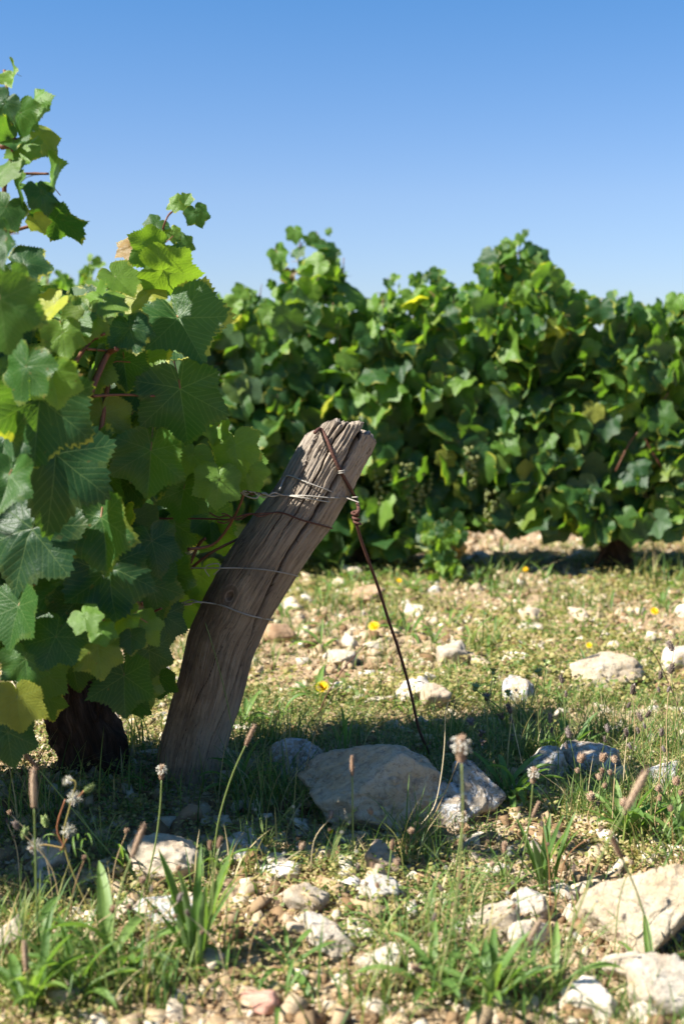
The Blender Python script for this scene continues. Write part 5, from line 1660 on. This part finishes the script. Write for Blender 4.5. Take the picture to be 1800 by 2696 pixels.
# thin seed stalks in the weeds at the right
BUR = head_mesh(50, .012, .0042, M_HEAD, 40)
BUR2 = head_mesh(51, .016, .0036, M_DRYFLOWER, 40)
st_l = [(1772, 1715, 1760, 2080), (1765, 1775, 1790, 2080), (1738, 1790, 1700, 2010), (1665, 1830, 1650, 2060), (1700, 1890, 1690, 2080), (1600, 1930, 1590, 2100), (1560, 2110, 1560, 2200), (1525, 2010, 1530, 2170), (1585, 2008, 1600, 2190), (1620, 2010, 1610, 2210), (1580, 2055, 1570, 2200), (1780, 2070, 1760, 2230),
        (1735, 2085, 1745, 2230), (1690, 1900, 1700, 2100), (1500, 1945, 1510, 2120), (1345, 1880, 1380, 2050), (1447, 1905, 1460, 2080), (1490, 2220, 1480, 2330), (1740, 1940, 1720, 2200), (1640, 2125, 1600, 2260), (1480, 1800, 1490, 2040), (1650, 1940, 1640, 2150)]
for i, (hx, hy, bx_, by_) in enumerate(st_l):
    b = G(bx_, by_); b.z = gz(b.x, b.y)
    dark = hy < 1990
    root = empty('seed_stalk', b, 'thin wiry stalk with a small dark seed head above the weeds at right' if dark else 'thin wiry stalk with a small rusty seed head in the weeds at right', 'plant', 'dark seed stalks at right' if dark else 'rusty seed stalks at right')
    e = P(hx, hy, b.y + random.uniform(-.04, .04))
    cane(root, [b, b.lerp(e, .5) + Vector((random.uniform(-.012, .012), 0, 0)), e], .0010, .0007, M_STALK if i % 3 else M_STRAW, 'stem')
    link('seed_head', BUR2 if dark else BUR, root, e - b, (random.uniform(-.3, .3), random.uniform(-.5, .5), 0), random.uniform(1, 1.5))
    link('seed_head', BUR2 if dark else BUR, root, b.lerp(e, .84) - b + Vector((random.uniform(-.01, .01), 0, 0)), (0, random.uniform(-.5, .5), 0), .8)

# bare dry stems
for (pl, r, mat, lab) in (
        ([(1090, 2190), (1140, 2130), (1160, 2050), (1170, 1960), (1172, 1880), (1180, 1850)], .0013, M_STRAW, 'long pale dry grass stem rising right of the boulder'),
        ([(1080, 2240), (1130, 2170), (1170, 2090), (1205, 2005)], .0013, M_STRAW, 'straw stem slanting between the boulder and the lichen rock'),
        ([(1050, 2270), (1090, 2200), (1130, 2175), (1200, 2185)], .0011, M_STRAW, 'bent dry straw arching before the dark mottled rock'),
        ([(830, 1900), (860, 1830), (905, 1760), (962, 1697)], .0018, M_RUST, 'dark bare twig slanting up right of the post'),
        ([(1000, 1910), (1090, 1880), (1180, 1850), (1300, 1800)], .0010, M_STALK, 'thin stem slanting low behind the guy wire'),
        ([(1562, 1740), (1565, 1640), (1575, 1560), (1578, 1520)], .0010, M_STALK, 'thin lone grass stem before the far row at right'),
        ([(640, 1990), (600, 1860), (565, 1720), (540, 1640)], .0012, M_STALK, 'thin green grass stem lying against the front of the post'),
        ([(790, 2130), (810, 2000), (850, 1880), (900, 1800)], .0009, M_STRAW, 'fine straw stem above the grey rounded rock'),
        ([(1800, 1900), (1760, 1800), (1720, 1720), (1695, 1705)], .0014, M_RUST, 'reddish bare stem curving in from the right edge'),
        ([(10, 1990), (50, 1860), (40, 1800), (8, 1750)], .0017, M_PETIOLE, 'hooked reddish stem with a dry head at the left edge')):
    b = G(*pl[0])
    front = lab.startswith('thin green grass stem lying')
    yb_ = 2.27 if front else (1.95 if 'hooked' in lab else b.y)
    pp = [P(a, c, yb_) for a, c in pl]
    if front: pp[0] = P(650, 2130, 2.27)
    pts = smooth_path(pp, 5)
    V, Fc, uv = tube(pts, list(np.linspace(r, r * .6, len(pts))), 5)
    tag(link('dry_twig' if mat is not M_STALK else 'wild_grass', mesh('stem', V, Fc, mat, uv)), lab, 'stem')

# dry stalks and fine seed grass across the foreground
for k in range(34):
    left = k % 2 == 0
    b = G(random.uniform(20, 850) if left else random.uniform(950, 1780), random.uniform(2330, 2670)); b.z = gz(b.x, b.y)
    hh_ = random.uniform(.07, .17); lean = random.uniform(-.07, .07)
    e = b + Vector((lean, random.uniform(-.02, .03), hh_))
    mt = (M_STRAW, M_STALK, M_STRAW, M_PETIOLE)[k % 4]
    root = empty('dry_stalk', b, 'thin bent stalk with a sparse seed head among the ' + ('lower left' if left else 'lower right') + ' weeds', 'plant', 'bent stalks at lower left' if left else 'bent stalks at lower right')
    cane(root, [b, b.lerp(e, .55) + Vector((-lean * .35, 0, .01)), e], .0010, .0005, mt, 'stem')
    link('seed_head', BUR if k % 3 else BUR2, root, e - b, (random.uniform(-.5, .5), lean * 8, 0), random.uniform(.5, 1.0))
    if k % 3 == 0: link('seed_head', BUR, root, b.lerp(e, .8) - b + Vector((.004, 0, 0)), (0, .6, 0), .5)
    for j in range(3): small_leaf(root, b.lerp(e, random.uniform(.05, .5)), random.uniform(.02, .045))
